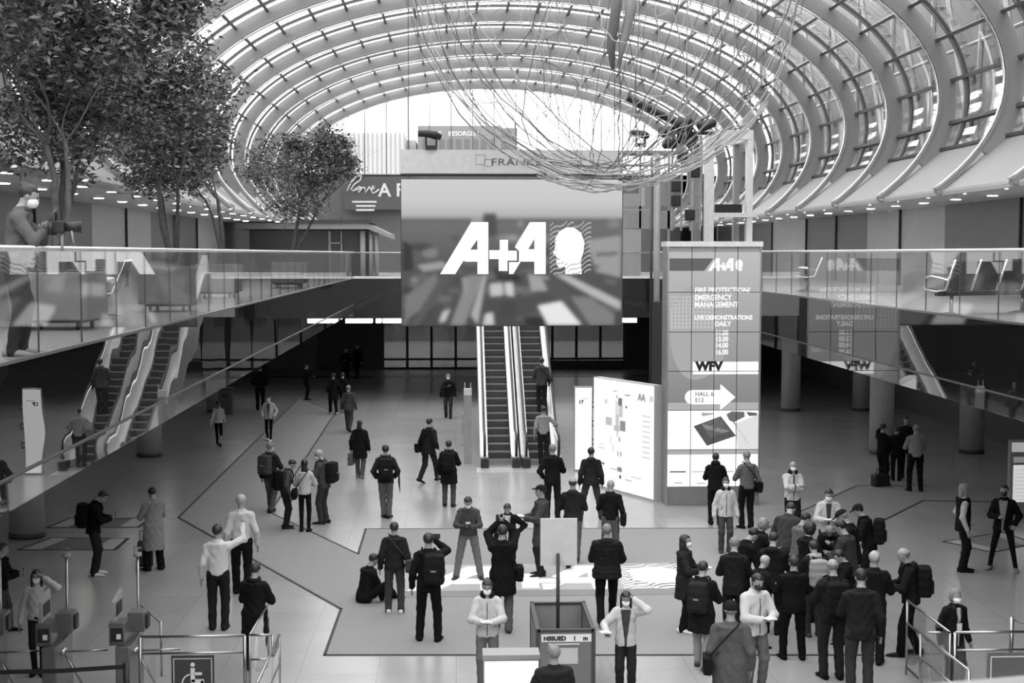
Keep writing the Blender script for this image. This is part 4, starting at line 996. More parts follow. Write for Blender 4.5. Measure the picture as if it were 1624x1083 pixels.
# ceiling spotlights under right gallery (pair) & security camera
a=at(1312,595,28); r=empty('security_camera',(8.9,33,4.30),0,'pair of small white security cameras under the right gallery edge','camera')
MB().cyl((0,0,-.02),.05,.25,10).build('stem',M_white,r,True); MB().cyl((0,0,-.32),.13,.3,14,.14).build('body',M_white,r,True); MB().cyl((.35,.2,-.30),.13,.28,14,.14).build('body',M_grey,r,True); MB().tube([(0,0,.1),(.35,.2,.1),(.35,.2,-.05)],.02,6).build('bracket',M_grey,r)
# ================================================================== PEOPLE
def surface_nets(V,org,h):
    S_=V<0
    nx,ny,nz=V.shape
    c=[(i,j,k) for i in(0,1) for j in(0,1) for k in(0,1)]
    cnt=np.zeros((nx-1,ny-1,nz-1),np.int8)
    for i,j,k in c: cnt+=S_[i:nx-1+i,j:ny-1+j,k:nz-1+k]
    act=(cnt>0)&(cnt<8); ids=-np.ones(act.shape,np.int64); I=np.argwhere(act); ids[act]=np.arange(len(I))
    if len(I)==0: return None
    acc=np.zeros((len(I),3)); n=np.zeros(len(I))
    for a in range(len(c)):
        for b in range(a+1,len(c)):
            if sum(abs(c[a][q]-c[b][q]) for q in range(3))!=1: continue
            va=V[I[:,0]+c[a][0],I[:,1]+c[a][1],I[:,2]+c[a][2]]; vb=V[I[:,0]+c[b][0],I[:,1]+c[b][1],I[:,2]+c[b][2]]
            m=(va<0)!=(vb<0); t=np.where(m,va/(va-vb+1e-12),0)[:,None]
            p=np.array(c[a])+(np.array(c[b])-np.array(c[a]))*t
            acc[m]+=p[m]; n[m]+=1
    P=(I+acc/n[:,None])*h+org
    F=[]
    for ax in range(3):
        s0=[slice(None)]*3; s1=[slice(None)]*3; s0[ax]=slice(0,-1); s1[ax]=slice(1,None)
        A=S_[tuple(s0)]; B=S_[tuple(s1)]; E=np.argwhere(A!=B); u,v=[q for q in range(3) if q!=ax]
        ok=(E[:,u]>0)&(E[:,v]>0)&(E[:,u]<V.shape[u]-1)&(E[:,v]<V.shape[v]-1); E=E[ok]
        q=[]
        for du,dv in((-1,-1),(0,-1),(0,0),(-1,0)):
            J=E.copy(); J[:,u]+=du; J[:,v]+=dv; q.append(ids[J[:,0],J[:,1],J[:,2]])
        Q=np.stack(q,1); flip=A[E[:,0],E[:,1],E[:,2]]
        if ax==1: flip=~flip
        Q[~flip]=Q[~flip][:,::-1]; F.append(Q)
    F=np.concatenate(F); F=F[(F>=0).all(1)]
    return P,F
def sd_rc(P,a,b,ra,rb):
    a=np.array(a,float);b=np.array(b,float);ba=b-a; t=np.clip(((P-a)@ba)/(ba@ba+1e-9),0,1); return np.linalg.norm(P-a-t[...,None]*ba,axis=-1)-(ra+(rb-ra)*t)
def sd_el(P,c,r,R=None):
    q=P-np.array(c,float)
    if R is not None: q=q@R
    r=np.array(r,float); k0=np.linalg.norm(q/r,axis=-1); k1=np.linalg.norm(q/(r*r),axis=-1)+1e-9; return k0*(k0-1)/k1
def smin(a,b,k=.03):
    h=np.clip(.5+.5*(b-a)/k,0,1); return b+(a-b)*h-k*h*(1-h)
def mesh_sdf(fn,lo,hi,h,name,m,parent,sc=1.):
    lo=np.array(lo);hi=np.array(hi); n=np.ceil((hi-lo)/h).astype(int)+1
    g=np.stack(np.meshgrid(*[lo[i]+h*np.arange(n[i]) for i in range(3)],indexing='ij'),-1)
    V=fn(g); V[0]=V[-1]=1; V[:,0]=V[:,-1]=1; V[:,:,0]=V[:,:,-1]=1
    r=surface_nets(V,lo,h)
    if r is None: return None
    P,Fc=r; me=bpy.data.meshes.new(name); N=len(P); Q=len(Fc)
    me.vertices.add(N); me.vertices.foreach_set('co',(P*sc).ravel()); me.loops.add(4*Q); me.loops.foreach_set('vertex_index',Fc.ravel()); me.polygons.add(Q); me.polygons.foreach_set('loop_start',np.arange(Q)*4); me.polygons.foreach_set('loop_total',np.full(Q,4)); me.polygons.foreach_set('use_smooth',np.ones(Q,bool)); me.update(calc_edges=True)
    me.materials.append(m); o=bpy.data.objects.new(name,me); COL.objects.link(o); o.parent=parent; return o
def rotm(pitch,yaw,roll=0):
    cp,sp=cos(pitch),sin(pitch); cy,sy=cos(yaw),sin(yaw); cr,sr=cos(roll),sin(roll)
    Rx=np.array([[1,0,0],[0,cp,sp],[0,-sp,cp]]); Rz=np.array([[cy,-sy,0],[sy,cy,0],[0,0,1]]); Ry=np.array([[cr,0,sr],[0,1,0],[-sr,0,cr]])
    return Rz@Rx@Ry     # local->world, +pitch looks down
def ik(a,b,L1,L2,pole):
    a=np.array(a,float);b=np.array(b,float); d=b-a; L=np.linalg.norm(d); Lm=(L1+L2)*.995
    if L>Lm: b=a+d/L*Lm; d=b-a; L=Lm
    x=(L1*L1-L2*L2+L*L)/(2*L); hgt=sqrt(max(0,L1*L1-x*x)); u=d/L; p=np.array(pole,float); p=p-u*(p@u); p/=np.linalg.norm(p)+1e-9
    return a+u*x+p*hgt,b
TORSO={ # z : (rx, ry, cy)
 'body':[(.86,.150,.105,-.01),(.95,.158,.108,-.01),(1.08,.132,.092,0),(1.20,.142,.10,0),(1.32,.158,.106,-.005),(1.375,.138,.090,-.01),(1.43,.085,.068,-.012),(1.47,.052,.052,-.01)]}
SKIN=[mat('skin_light',.30,.5),mat('skin_mid',.22,.5),mat('skin_dark',.12,.5)]
HAIR={'black':mat('hair_black',.012,.45,noise=.3,nscale=40),'brown':mat('hair_brown',.022,.5,noise=.3,nscale=40),'grey':mat('hair_grey',.19,.6,noise=.2,nscale=40),'white':mat('hair_white',.36,.6,noise=.1,nscale=40),'blond':mat('hair_blond',.2,.5,noise=.2,nscale=40)}
def cloth(v): return mat('cloth_%03d'%int(v*1000),v*(.6 if v<.04 else .85 if v<.4 else .92),.85,noise=.12,nscale=25,spec=.12,bump=.3) if v<.2 else mat('cloth_%03d'%int(v*1000),v*.92,.85,noise=.03,nscale=12,spec=.15,bump=.15)
M_mask=mat('white_face_mask',.8,.7); M_maskb=mat('black_face_mask',.02,.7); M_sole=mat('shoe_white',.65,.6); M_eye=mat('eye_dark',.02,.3)
GARM={ # hem z, flare rx, ry, thickness
 'sweater':(.90,.0,.0,.016),'jacket':(.84,.015,.012,.026),'puffy':(.82,.025,.02,.045),'suit':(.80,.012,.008,.022),'coat':(.60,.035,.03,.030),'longcoat':(.44,.05,.045,.030),'shirt':(.91,.0,.0,.013)}
def arm_targets(name,s,lean):
    # s=+1 right arm(+x), returns wrist target + pole (local, unleaned) 
    T={'down':((s*.27,.03,.86),(s*.3,-1,0)),'pocket':((s*.22,.10,.96),(s*.6,-1,0)),'front':((s*.07,.30,1.12),(s*.8,-.4,-.6)),'low':((s*.10,.24,1.0),(s*.8,-.5,-.4)),
       'hip':((s*.19,.02,1.02),(s*1,-.6,0)),'cross':((-s*.08,.22,1.16+.03*s),(s*1,.2,-.5)),'head':((s*.14,.12,1.60),(s*1,.4,-.6)),'photo':((s*.07,.27,1.56),(s*1,.2,-.7)),
       'point':((s*.38,.30,1.66),(s*1,0,-.6)),'back':((s*.08,-.17,1.0),(s*1,-.5,0)),'side':((s*.34,.12,.98),(s*.6,-1,0)),'chest':((s*.03,.24,1.25),(s*1,0,-.7)),'out':((s*.30,.28,1.10),(s*.8,-.5,-.5)),
       'swing_f':((s*.24,.22,.90),(0,-1,-.2)),'swing_b':((s*.25,-.20,.88),(0,-1,.3)),'reach':((s*.16,.42,1.22),(s*.6,0,-.8)),'knee':((s*.12,.45,.50),(s*1,.3,-.2)),'hold_up':((s*.05,.22,1.72),(s*1,.3,-.6)),'rail':((s*.34,.30,1.10),(s*.6,-1,0))}
    return T[name]
def hand(mb,w,d,s,curl=.5,n=None):
    d=np.array(d,float); d/=np.linalg.norm(d); up=np.array([0,0,1.]) if abs(d[2])<.8 else np.array([s*1.,0,0])
    side=np.cross(d,up); side/=np.linalg.norm(side); nrm=np.cross(side,d)
    if abs(d[2])>=.8: side,nrm=nrm,np.array([-s,0,0.])*1.; nrm=nrm-d*(nrm@d); nrm/=np.linalg.norm(nrm); side=np.cross(nrm,d)
    R=np.stack([side,d,nrm],1)
    mb.ell(w+d*.045,(.040,.055,.017),8,R=R)
    for i,(o,L,sp) in enumerate(((-.030,.060,-.10),(-.010,.072,-.03),(.010,.068,.03),(.029,.052,.10))):
        p=w+d*.085+side*o; dd=d+side*sp; q=p+dd*L*.5+nrm*L*.12*curl; t=q+dd*L*(.5-.25*curl)+nrm*L*.5*curl
        mb.tube([p-d*.02,p,q,t],[.009,.0095,.0088,.0065],6)
    sd=side*(-1 if s>0 else 1)
    p=w+d*.02+sd*.030; q=p+d*.035+sd*.03+nrm*.01; mb.tube([p,q,q+d*.035+nrm*.015],[.012,.0105,.008],6)
USED=[]
def person(px=None,fy=None,top=None,rz=0.,arms=('down','down'),legs='stand',lean=0.,look=0.,turn=0.,top_g='jacket',tc=.02,pc=.02,sc=.02,hair='short',hc='brown',mask=None,skin=0,hgt=None,pos=None,label='',extras=(),shirt=None,badge=False,collar=None,hood=False,pants='normal',build=1.,wide=.10,scarf=None,cell=.0155,hat=None,lean_x=0.,group=None,base_z=0.,eyes=True,zipper=False,vest=None):
    if pos is None: pos=fl(px,fy,base_z)
    lr=radians(lean); 
    if hgt is None:
        # height from head top pixel; account for lean and forward bow
        hgt=(at(px,top,pos[1])[2]-base_z)
        hgt/= (1-.10*(1-cos(lr))*4- (.03 if look>25 else 0))
        hgt=min(1.93,max(1.55,hgt))
    K=hgt/1.75
    r=empty('person',(pos[0],pos[1],base_z if pos is None or len(pos)<3 else pos[2]),radians(rz),label,'person',group)
    tl=tan(lr); 
    def LN(p):   # apply lean shear
        p=np.array(p,float); k=max(0,p[2]-.95); return p+np.array([lean_x*k,tl*k,-k*(1-cos(lr))])
    def unl(P):
        k=np.maximum(0,P[...,2]-.95)/ (cos(lr)); Q=P.copy(); Q[...,1]-=tl*k; Q[...,0]-=lean_x*k; Q[...,2]=np.where(P[...,2]>.95,.95+k,P[...,2]); return Q
    bd=build
    sit=legs=='floor'
    dz=-.80 if sit else 0
    # legs
    hips=[np.array([s*.092*bd,0,.92]) for s in(-1,1)]
    LT={'stand':[(-wide,0.02,.08,8),(wide,-.02,.08,-8)],'walk':[(-.08,.30,.08,0),(.08,-.30,.17,0)],'walk2':[(-.08,-.30,.17,0),(.08,.30,.08,0)],'step':[(-.09,.14,.08,0),(.09,-.14,.10,0)],'wide':[(-.25,.0,.08,14),(.25,0,.08,-14)],
        'cross':[(-.04,.06,.08,10),(.07,-.04,.08,-20)],'floor':[(-.18,.55,.88,10),(.10,.58,.88,-20)],'stair':[(-.09,.05,.08,0),(.09,.30,.28,0)]}[legs]
    knees=[];ank=[];fdir=[]
    for i,s in enumerate((-1,1)):
        x,y,z,a=LT[i]; kp=(s*.12,1,.0) if not sit else (s*.8,.2,1)
        k_,a_=ik(hips[i],(x*bd if wide else x,y,z),.43,.425,kp); knees.append(k_); ank.append(a_); fdir.append(radians(a))
    # arms
    sh=[LN((s*.162*bd,-.005,1.362)) for s in(-1,1)]; el=[];wr=[]
    for i,s in enumerate((-1,1)):
        t,pole=arm_targets(arms[i],s,lean)
        if arms[i] in('down','back','side','swing_f','swing_b'): t=np.array(t)+np.array([lean_x*.3,tl*.25,-.0])
        elif arms[i] in ('head','photo','hold_up','chest','cross','front','point','reach','rail','low'): t=LN(t)
        e_,w_=ik(sh[i],t,.285,.255,pole); el.append(e_); wr.append(w_)
    NB=LN((0,-.008,1.428)); HR=rotm(radians(look)+lr*.5,radians(turn))
    def hl(P): return (P-NB)@HR     # head local, origin neck base
    def H2W(v): return NB+HR@np.array(v,float)
    HCc=np.array([0,.022,.185])
    def f_head(P):
        q=hl(P); d=sd_el(q,HCc+[0,-.008,.028],(.074,.092,.085)); d=smin(d,sd_el(q,HCc+[0,.022,-.040],(.054,.068,.070)),.03)
        d=smin(d,sd_el(q,HCc+[0,.092,-.012],(.012,.018,.024)),.015)           # nose
        for s in(-1,1): d=smin(d,sd_el(q,HCc+[s*.075,-.004,-.006],(.010,.018,.030)),.008)
        d=smin(d,sd_rc(q,(0,-.005,-.03),(0,.0,.12),.056,.052),.025); return d
    def tor(P,key,infl=0.,hem=None,fl_=(0,0),top_=1.50):
        Q=unl(P); z=Q[...,2]; T=TORSO['body']; zs=[t[0] for t in T]; rx=np.interp(z,zs,[t[1] for t in T])*bd+infl; ry=np.interp(z,zs,[t[2] for t in T])*(1+.6*(bd-1))+infl
        cy=np.interp(z,zs,[t[3] for t in T])
        if hem is not None:
            k=np.clip((1.05-z)/(1.05-hem),0,1.); rx=np.maximum(rx,.15*bd+infl)+fl_[0]*k; ry=np.maximum(ry,.105+infl)+fl_[1]*k
            if sum(1 for _ in [0])and legs in('walk','walk2','wide'): rx=rx+.02*k; ry=ry+.05*k
        x=Q[...,0]; y=Q[...,1]-cy; qd=(np.sqrt((x/rx)**2+(y/ry)**2)-1)*np.minimum(rx,ry)
        return qd,z
    def f_body(P):
        d,z=tor(P,'b'); d=np.maximum(d,np.maximum(z-1.50,.99-z)); d=smin(d,sd_el(P,(0,-.01,.97),(.125,.085,.10)),.03)
        d=smin(d,f_head(P),.03)
        for i in(0,1):
            d=smin(d,sd_rc(P,sh[i],el[i],.048,.040),.03); d=smin(d,sd_rc(P,el[i],wr[i],.040,.026),.02); d=smin(d,sd_rc(P,LN((0,-.01,1.43)),sh[i],.045,.046),.03)
            d=smin(d,sd_rc(P,hips[i],knees[i],.070,.048),.03); d=smin(d,sd_rc(P,knees[i],ank[i],.052,.036),.02)
        return d
    pts=np.array([*hips,*knees,*ank,*sh,*el,*wr,NB,H2W((0,.1,.32)),H2W((0,-.1,.32))]); lo=pts.min(0)-.17; hi=pts.max(0)+.15; hi[2]=max(hi[2],H2W((0,0,.32))[2]+.06)
    body=mesh_sdf(f_body,lo,hi,cell,'body',SKIN[skin],r,1.)
    hb=MB()
    for i,s in enumerate((-1,1)):
        d=wr[i]-el[i]; d=d/np.linalg.norm(d)
        hand(hb,wr[i]+d*.012,d,s,.9 if arms[i] in('front','photo','low','chest','hold_up') else .5)
    # join hands into the body mesh
    bme=body.data; nv=len(bme.vertices); V0=np.empty(nv*3); bme.vertices.foreach_get('co',V0); V0=V0.reshape(-1,3); F0=[tuple(p.vertices) for p in bme.polygons]
    me=bpy.data.meshes.new('body'); me.from_pydata(np.concatenate([V0,np.array(hb.v)]).tolist(),[],F0+[tuple(nv+i for i in f_) for f_ in hb.f]); me.polygons.foreach_set('use_smooth',[True]*len(me.polygons)); me.materials.append(SKIN[skin]); body.data=me
    # top garment
    hem,fx_,fy_,th=GARM[top_g]; sd=sum(map(ord,label))%97; sleeve=.0 
    def folds(P,a=.006): return a*(np.sin(P[...,2]*38+5*np.sin(P[...,0]*11+sd)+4*np.sin(P[...,1]*9+sd*2))*.6+.4*np.sin(P[...,0]*47+P[...,2]*23+sd))
    longg=hem<.8
    def f_top(P,infl=th):
        d,z=tor(P,'g',infl,hem,(fx_,fy_))
        if top_g=='puffy': d=d-.007*np.abs(np.sin(z*42))
        d=np.maximum(d,z-1.43)
        d=smin(d,sd_rc(P,LN((0,-.016,1.40)),LN((0,-.010,1.475)),.082+infl*.2,.070+infl*.1),.03)
        d=np.maximum(d,z-(1.49 if collar is None else 1.44))
        if longg:
            for i in(0,1): d=smin(d,sd_rc(P,hips[i],knees[i],.10,.085),.08)
        d=np.maximum(d,hem-z)
        for i in(0,1):
            a1=sd_rc(P,sh[i],el[i],.055+infl*.8,.046+infl*.8)
            if longg or legs in('walk','walk2','stair','step'):
                pass
            d=smin(d,a1,.028); dd=wr[i]-el[i]; e2=wr[i]-dd*.02
            d=smin(d,sd_rc(P,el[i],e2,.045+infl*.8,.034+infl*.7),.02); d=smin(d,sd_rc(P,LN((0,-.014,1.435)),sh[i],.056+infl*.2,.048+infl*.55),.035)
        d=d+folds(P)
        # neck opening
        return d
    lt=pts.min(0)-.2; lt[2]=min(hem-.05,min(w_[2] for w_ in wr)-.06); ht=pts.max(0)+.2; ht[2]=max(1.58,max(w_[2] for w_ in wr)+.08,max(w_[2] for w_ in el)+.1)
    mesh_sdf(f_top,lt,ht,cell,top_g if top_g!='longcoat' else 'coat',cloth(tc),r)
    # trousers
    pl={'normal':(.008,.010),'slim':(-.010,-.010),'loose':(.018,.026)}[pants]
    def f_leg(P):
        d=sd_el(P,(0,-.005,.945),(.158*bd,.118,.13))
        for i in(0,1):
            d=smin(d,sd_rc(P,hips[i]+[0,-.01,0],knees[i],.093*bd+pl[0]*.6,.068+pl[0]),.03); d=smin(d,sd_rc(P,knees[i],ank[i]+[0,-.0,-.03 if not sit else 0],.066+pl[0],.054+pl[1]),.02)
        d=d+folds(P,.005)*(1 if pants!='slim' else .5)
        return d if sit else np.maximum(d,P[...,2]-1.02)
    lp=np.array([*hips,*knees,*ank]); l0=lp.min(0)-.16; l1=lp.max(0)+.16; l1[2]=max(1.06,l1[2]-.0)
    mesh_sdf(f_leg,l0,l1,cell,'trousers',cloth(pc),r)
    # shoes
    for i in(0,1):
        a=ank[i]; fd=fdir[i]; f_=np.array([-sin(fd),cos(fd),0.]); dropz=min(.08,a[2])
        tilt=0 if a[2]<.12 or sit else -.5
        q=MB(); base=a+np.array([0,0,-dropz])
        prof=[(-.09,.044,.075),(-.03,.048,.09),(.06,.052,.068),(.14,.056,.05),(.20,.042,.035),(.225,.016,.02)]
        vs=[];fs=[];n=10
        for yy,wx,hz in prof:
            for k in range(n):
                t=2*pi*k/n; x=wx*cos(t)*(.9 if abs(sin(t))>.9 else 1); z=max(-.0,hz*(.5+.55*sin(t)))
                c_=np.array([0,yy,z+yy*tilt*-1 if tilt else z]); c_=np.array([x*cos(fd)-yy*sin(fd),x*sin(fd)+yy*cos(fd),c_[2] if not tilt else z+ (0 if yy<0 else 0)+(.175-yy)*.35])
                vs.append(base+c_+(np.array([0,0,-.08]) if tilt else 0))
        for j in range(len(prof)-1):
            for k in range(n): fs.append((j*n+k,j*n+(k+1)%n,(j+1)*n+(k+1)%n,(j+1)*n+k))
        fs+=[tuple(range(n))[::-1],tuple(range((len(prof)-1)*n,len(prof)*n))]
        q.add(vs,fs); q.build('shoe',M_sole if sc>.4 else cloth(sc),r,True)
    # hair
    hm_=HAIR[hc]; C0=HCc
    def f_hair(P):
        q=hl(P); d=sd_el(q,C0+[0,-.014,.034],(.084,.102,.092))+.003*np.sin(q[...,0]*90)*np.sin(q[...,1]*70)
        face=np.maximum(-(q[...,1]-.045),q[...,2]-(C0[2]+.062)); 
        cut=np.maximum(-(q[...,1]+.015),q[...,2]-(C0[2]+.01)); cut2=-(q[...,2]-(C0[2]-.110))
        d=np.maximum(d,-face); d=np.maximum(d,-cut); d=np.maximum(d,cut2) if hair in('short','bun','bald_fringe') else d
        if hair=='long' :
            b_=sd_el(q,C0+[0,-.06,-.07],(.085,.055,.17)); b_=np.maximum(b_,q[...,1]-.03); d=smin(d,b_,.02)
            for s in(-1,1): d=smin(d,sd_rc(q,C0+[s*.075,.0,.02],C0+[s*.075,.01,-.16],.024,.022),.02)
        if hair=='ponytail': d=smin(d,sd_rc(q,C0+[0,-.10,.03],C0+[0,-.12,-.22],.035,.025),.02)
        if hair=='straightlong':
            b_=sd_el(q,C0+[0,-.07,-.13],(.075,.045,.24)); d=smin(d,b_,.02)
        if hair=='bob': 
            b_=sd_el(q,C0+[0,-.02,-.02],(.10,.105,.115)); b_=np.maximum(b_,-np.maximum(-(q[...,1]-.03),q[...,2]-(C0[2]+.055))); d=smin(d,b_,.02)
        if hair=='bun': d=smin(d,sd_el(q,C0+[0,-.085,.085],(.04,.04,.04)),.015)
        if hair=='curly': d=smin(d,sd_el(q,C0+[0,-.035,.01],(.115,.105,.13)),.02)+.006*np.sin(q[...,0]*60)*np.sin(q[...,1]*55)*np.sin(q[...,2]*60); d=np.maximum(d,-np.maximum(-(q[...,1]-.035),q[...,2]-(C0[2]+.06)))
        if hair=='bald_fringe': d=np.maximum(d,q[...,2]-(C0[2]+.045))
        return d
    hcn=H2W(C0)
    if hair!='bald': mesh_sdf(f_hair,hcn-[.2,.25,.42 if hair in('straightlong','ponytail','long') else .2],hcn+[.2,.2,.2],.012,'hair',hm_,r)
    if hat:
        def f_hat(P):
            q=hl(P)
            if hat=='beanie': d=sd_el(q,C0+[0,-.012,.045],(.092,.108,.098)); d=np.maximum(d,-(q[...,2]-(C0[2]+.02)))
            else:
                d=sd_el(q,C0+[0,-.012,.05],(.094,.11,.085)); d=np.maximum(d,-(q[...,2]-(C0[2]+.05))); b_=sd_el(q,C0+[0,.11,.052],(.07,.065,.012)); d=np.minimum(d,b_)
            return d
        mesh_sdf(f_hat,hcn-.22,hcn+.24,.012,'hat',cloth(.02),r)
    if hood:
        def f_hood(P):
            q=P-LN((0,-.10,1.45)); return np.maximum(sd_el(P,LN((0,-.085,1.44)),(.12,.075,.07)),-sd_el(P,LN((0,-.02,1.50)),(.07,.07,.07)))
        mesh_sdf(f_hood,LN((0,-.1,1.44))-.2,LN((0,-.1,1.44))+.2,.014,'hood',cloth(tc),r)
    if collar is not None:
        def f_col(P): return np.maximum(np.abs(sd_el(P,LN((0,-.005,1.480)),(.102,.098,.066)))-.013,sd_el(P,LN((0,.07,1.50)),(.04,.06,.07))*-1)
        mesh_sdf(f_col,LN((0,0,1.47))-.16,LN((0,0,1.47))+.16,.012,'collar',cloth(collar),r)
    if mask:
        def f_mk(P):
            q=hl(P); d=sd_el(q,C0+[0,.034,-.046],(.064,.076,.066)); return np.maximum(d,-(q[...,1]-(C0[1]+.012)))
        mesh_sdf(f_mk,hcn-.16,hcn+.16,.010,'face_mask',M_mask if mask=='white' else M_maskb,r)
    if eyes and hair!='x':
        for s in(-1,1): q=MB(); q.ell(H2W(C0+[s*.030,.086,.014]),(.015,.008,.009),8,R=HR); q.build('eye',M_eye,r,True)
    if scarf is not None:
        q=MB(); q.tube([LN((.085*cos(t),.085*sin(t)-.01,1.475+.01*sin(2*t))) for t in np.linspace(0,2*pi,18)[:-1]],.03,8,closed=True); q.build('scarf',cloth(scarf),r,True)
    if shirt is not None:
        sw=shirt[1] if isinstance(shirt,tuple) else .055; sv=shirt[0] if isinstance(shirt,tuple) else shirt
        def f_sh(P):
            d=f_top(P,th+.006)+0; Q=unl(P); d=np.maximum(d,np.abs(Q[...,0])-(sw*np.clip((Q[...,2]-.85)/.55,.15,1)+.008)); d=np.maximum(d,-(Q[...,1]-.02)); return np.maximum(d,Q[...,2]-1.44)
        mesh_sdf(f_sh,LN((0,0,.9))-[.15,.3,.1],LN((0,.1,1.5))+[.15,.3,.1],.012,'shirt',cloth(sv),r)
    if vest is not None:
        def f_v(P):
            d,z=tor(P,'v',th+.022,.80,(.012,.008)); d=smin(d,sd_rc(P,LN((-.10,-.012,1.40)),LN((.10,-.012,1.40)),.075+th,.075+th),.03)
            d=np.maximum(np.maximum(d,.80-z),z-1.455); q=P-LN((0,.06,1.47)); return np.maximum(d,-(np.sqrt((q**2).sum(-1))-.085))
        mesh_sdf(f_v,LN((0,0,.8))-[.35,.3,.08],LN((0,0,1.5))+[.35,.3,.08],cell,'waistcoat',cloth(vest),r)
    def chest(z,x=0,off=.0):
        # y of garment surface at front
        ys=np.linspace(.02,.45,180); P=np.stack([np.full(180,x),ys+tl*max(0,z-.95),np.full(180,z)],-1); d=f_top(P); k=np.where(d>0)[0]; return P[k[0]] if len(k) else P[60]
    if zipper:
        q=MB(); q.tube([chest(z)+np.array([0,.004,0]) for z in np.linspace(hem+.03,1.38,9)],.006,5); q.build('zip',M_black,r,True)
        for s in(-1,1):
            q=MB(); q.tube([chest(z,s*.11)+np.array([0,.003,0]) for z in (1.0,1.05,1.12)],.005,5); q.build('pocket_zip',M_black,r,True)
    if badge:
        q=MB(); c_=chest(1.13); 
        for s in(-1,1): q.tube([LN((s*.06,.03,1.47)),chest(1.38,s*.05)+[0,.006,0],chest(1.26,s*.025)+[0,.008,0],c_+[0,.01,.04]],.006,5)
        q.build('lanyard',M_dark,r,True); q=MB(); q.box((c_[0],c_[1]+.012,c_[2]),(.09,.008,.12)); q.build('badge',M_white,r)
    r.scale=(K,K,K)
    # held and worn things
    a=radians(rz)
    def W_(p): p=np.array(p,float)*K; return np.array([pos[0]+p[0]*cos(a)-p[1]*sin(a),pos[1]+p[0]*sin(a)+p[1]*cos(a),r.location[2]+p[2]])
    if sit: r.location[2]=-.80*K+.0
    for e in extras: add_extra(e,dict(W=W_,a=a,K=K,LN=LN,el=el,wr=wr,sh=sh,chest=chest,r=r,label=label,ank=ank,hips=hips,th=th,bd=bd,H2W=H2W))
    return r
def who(l): return l.split(',')[0]
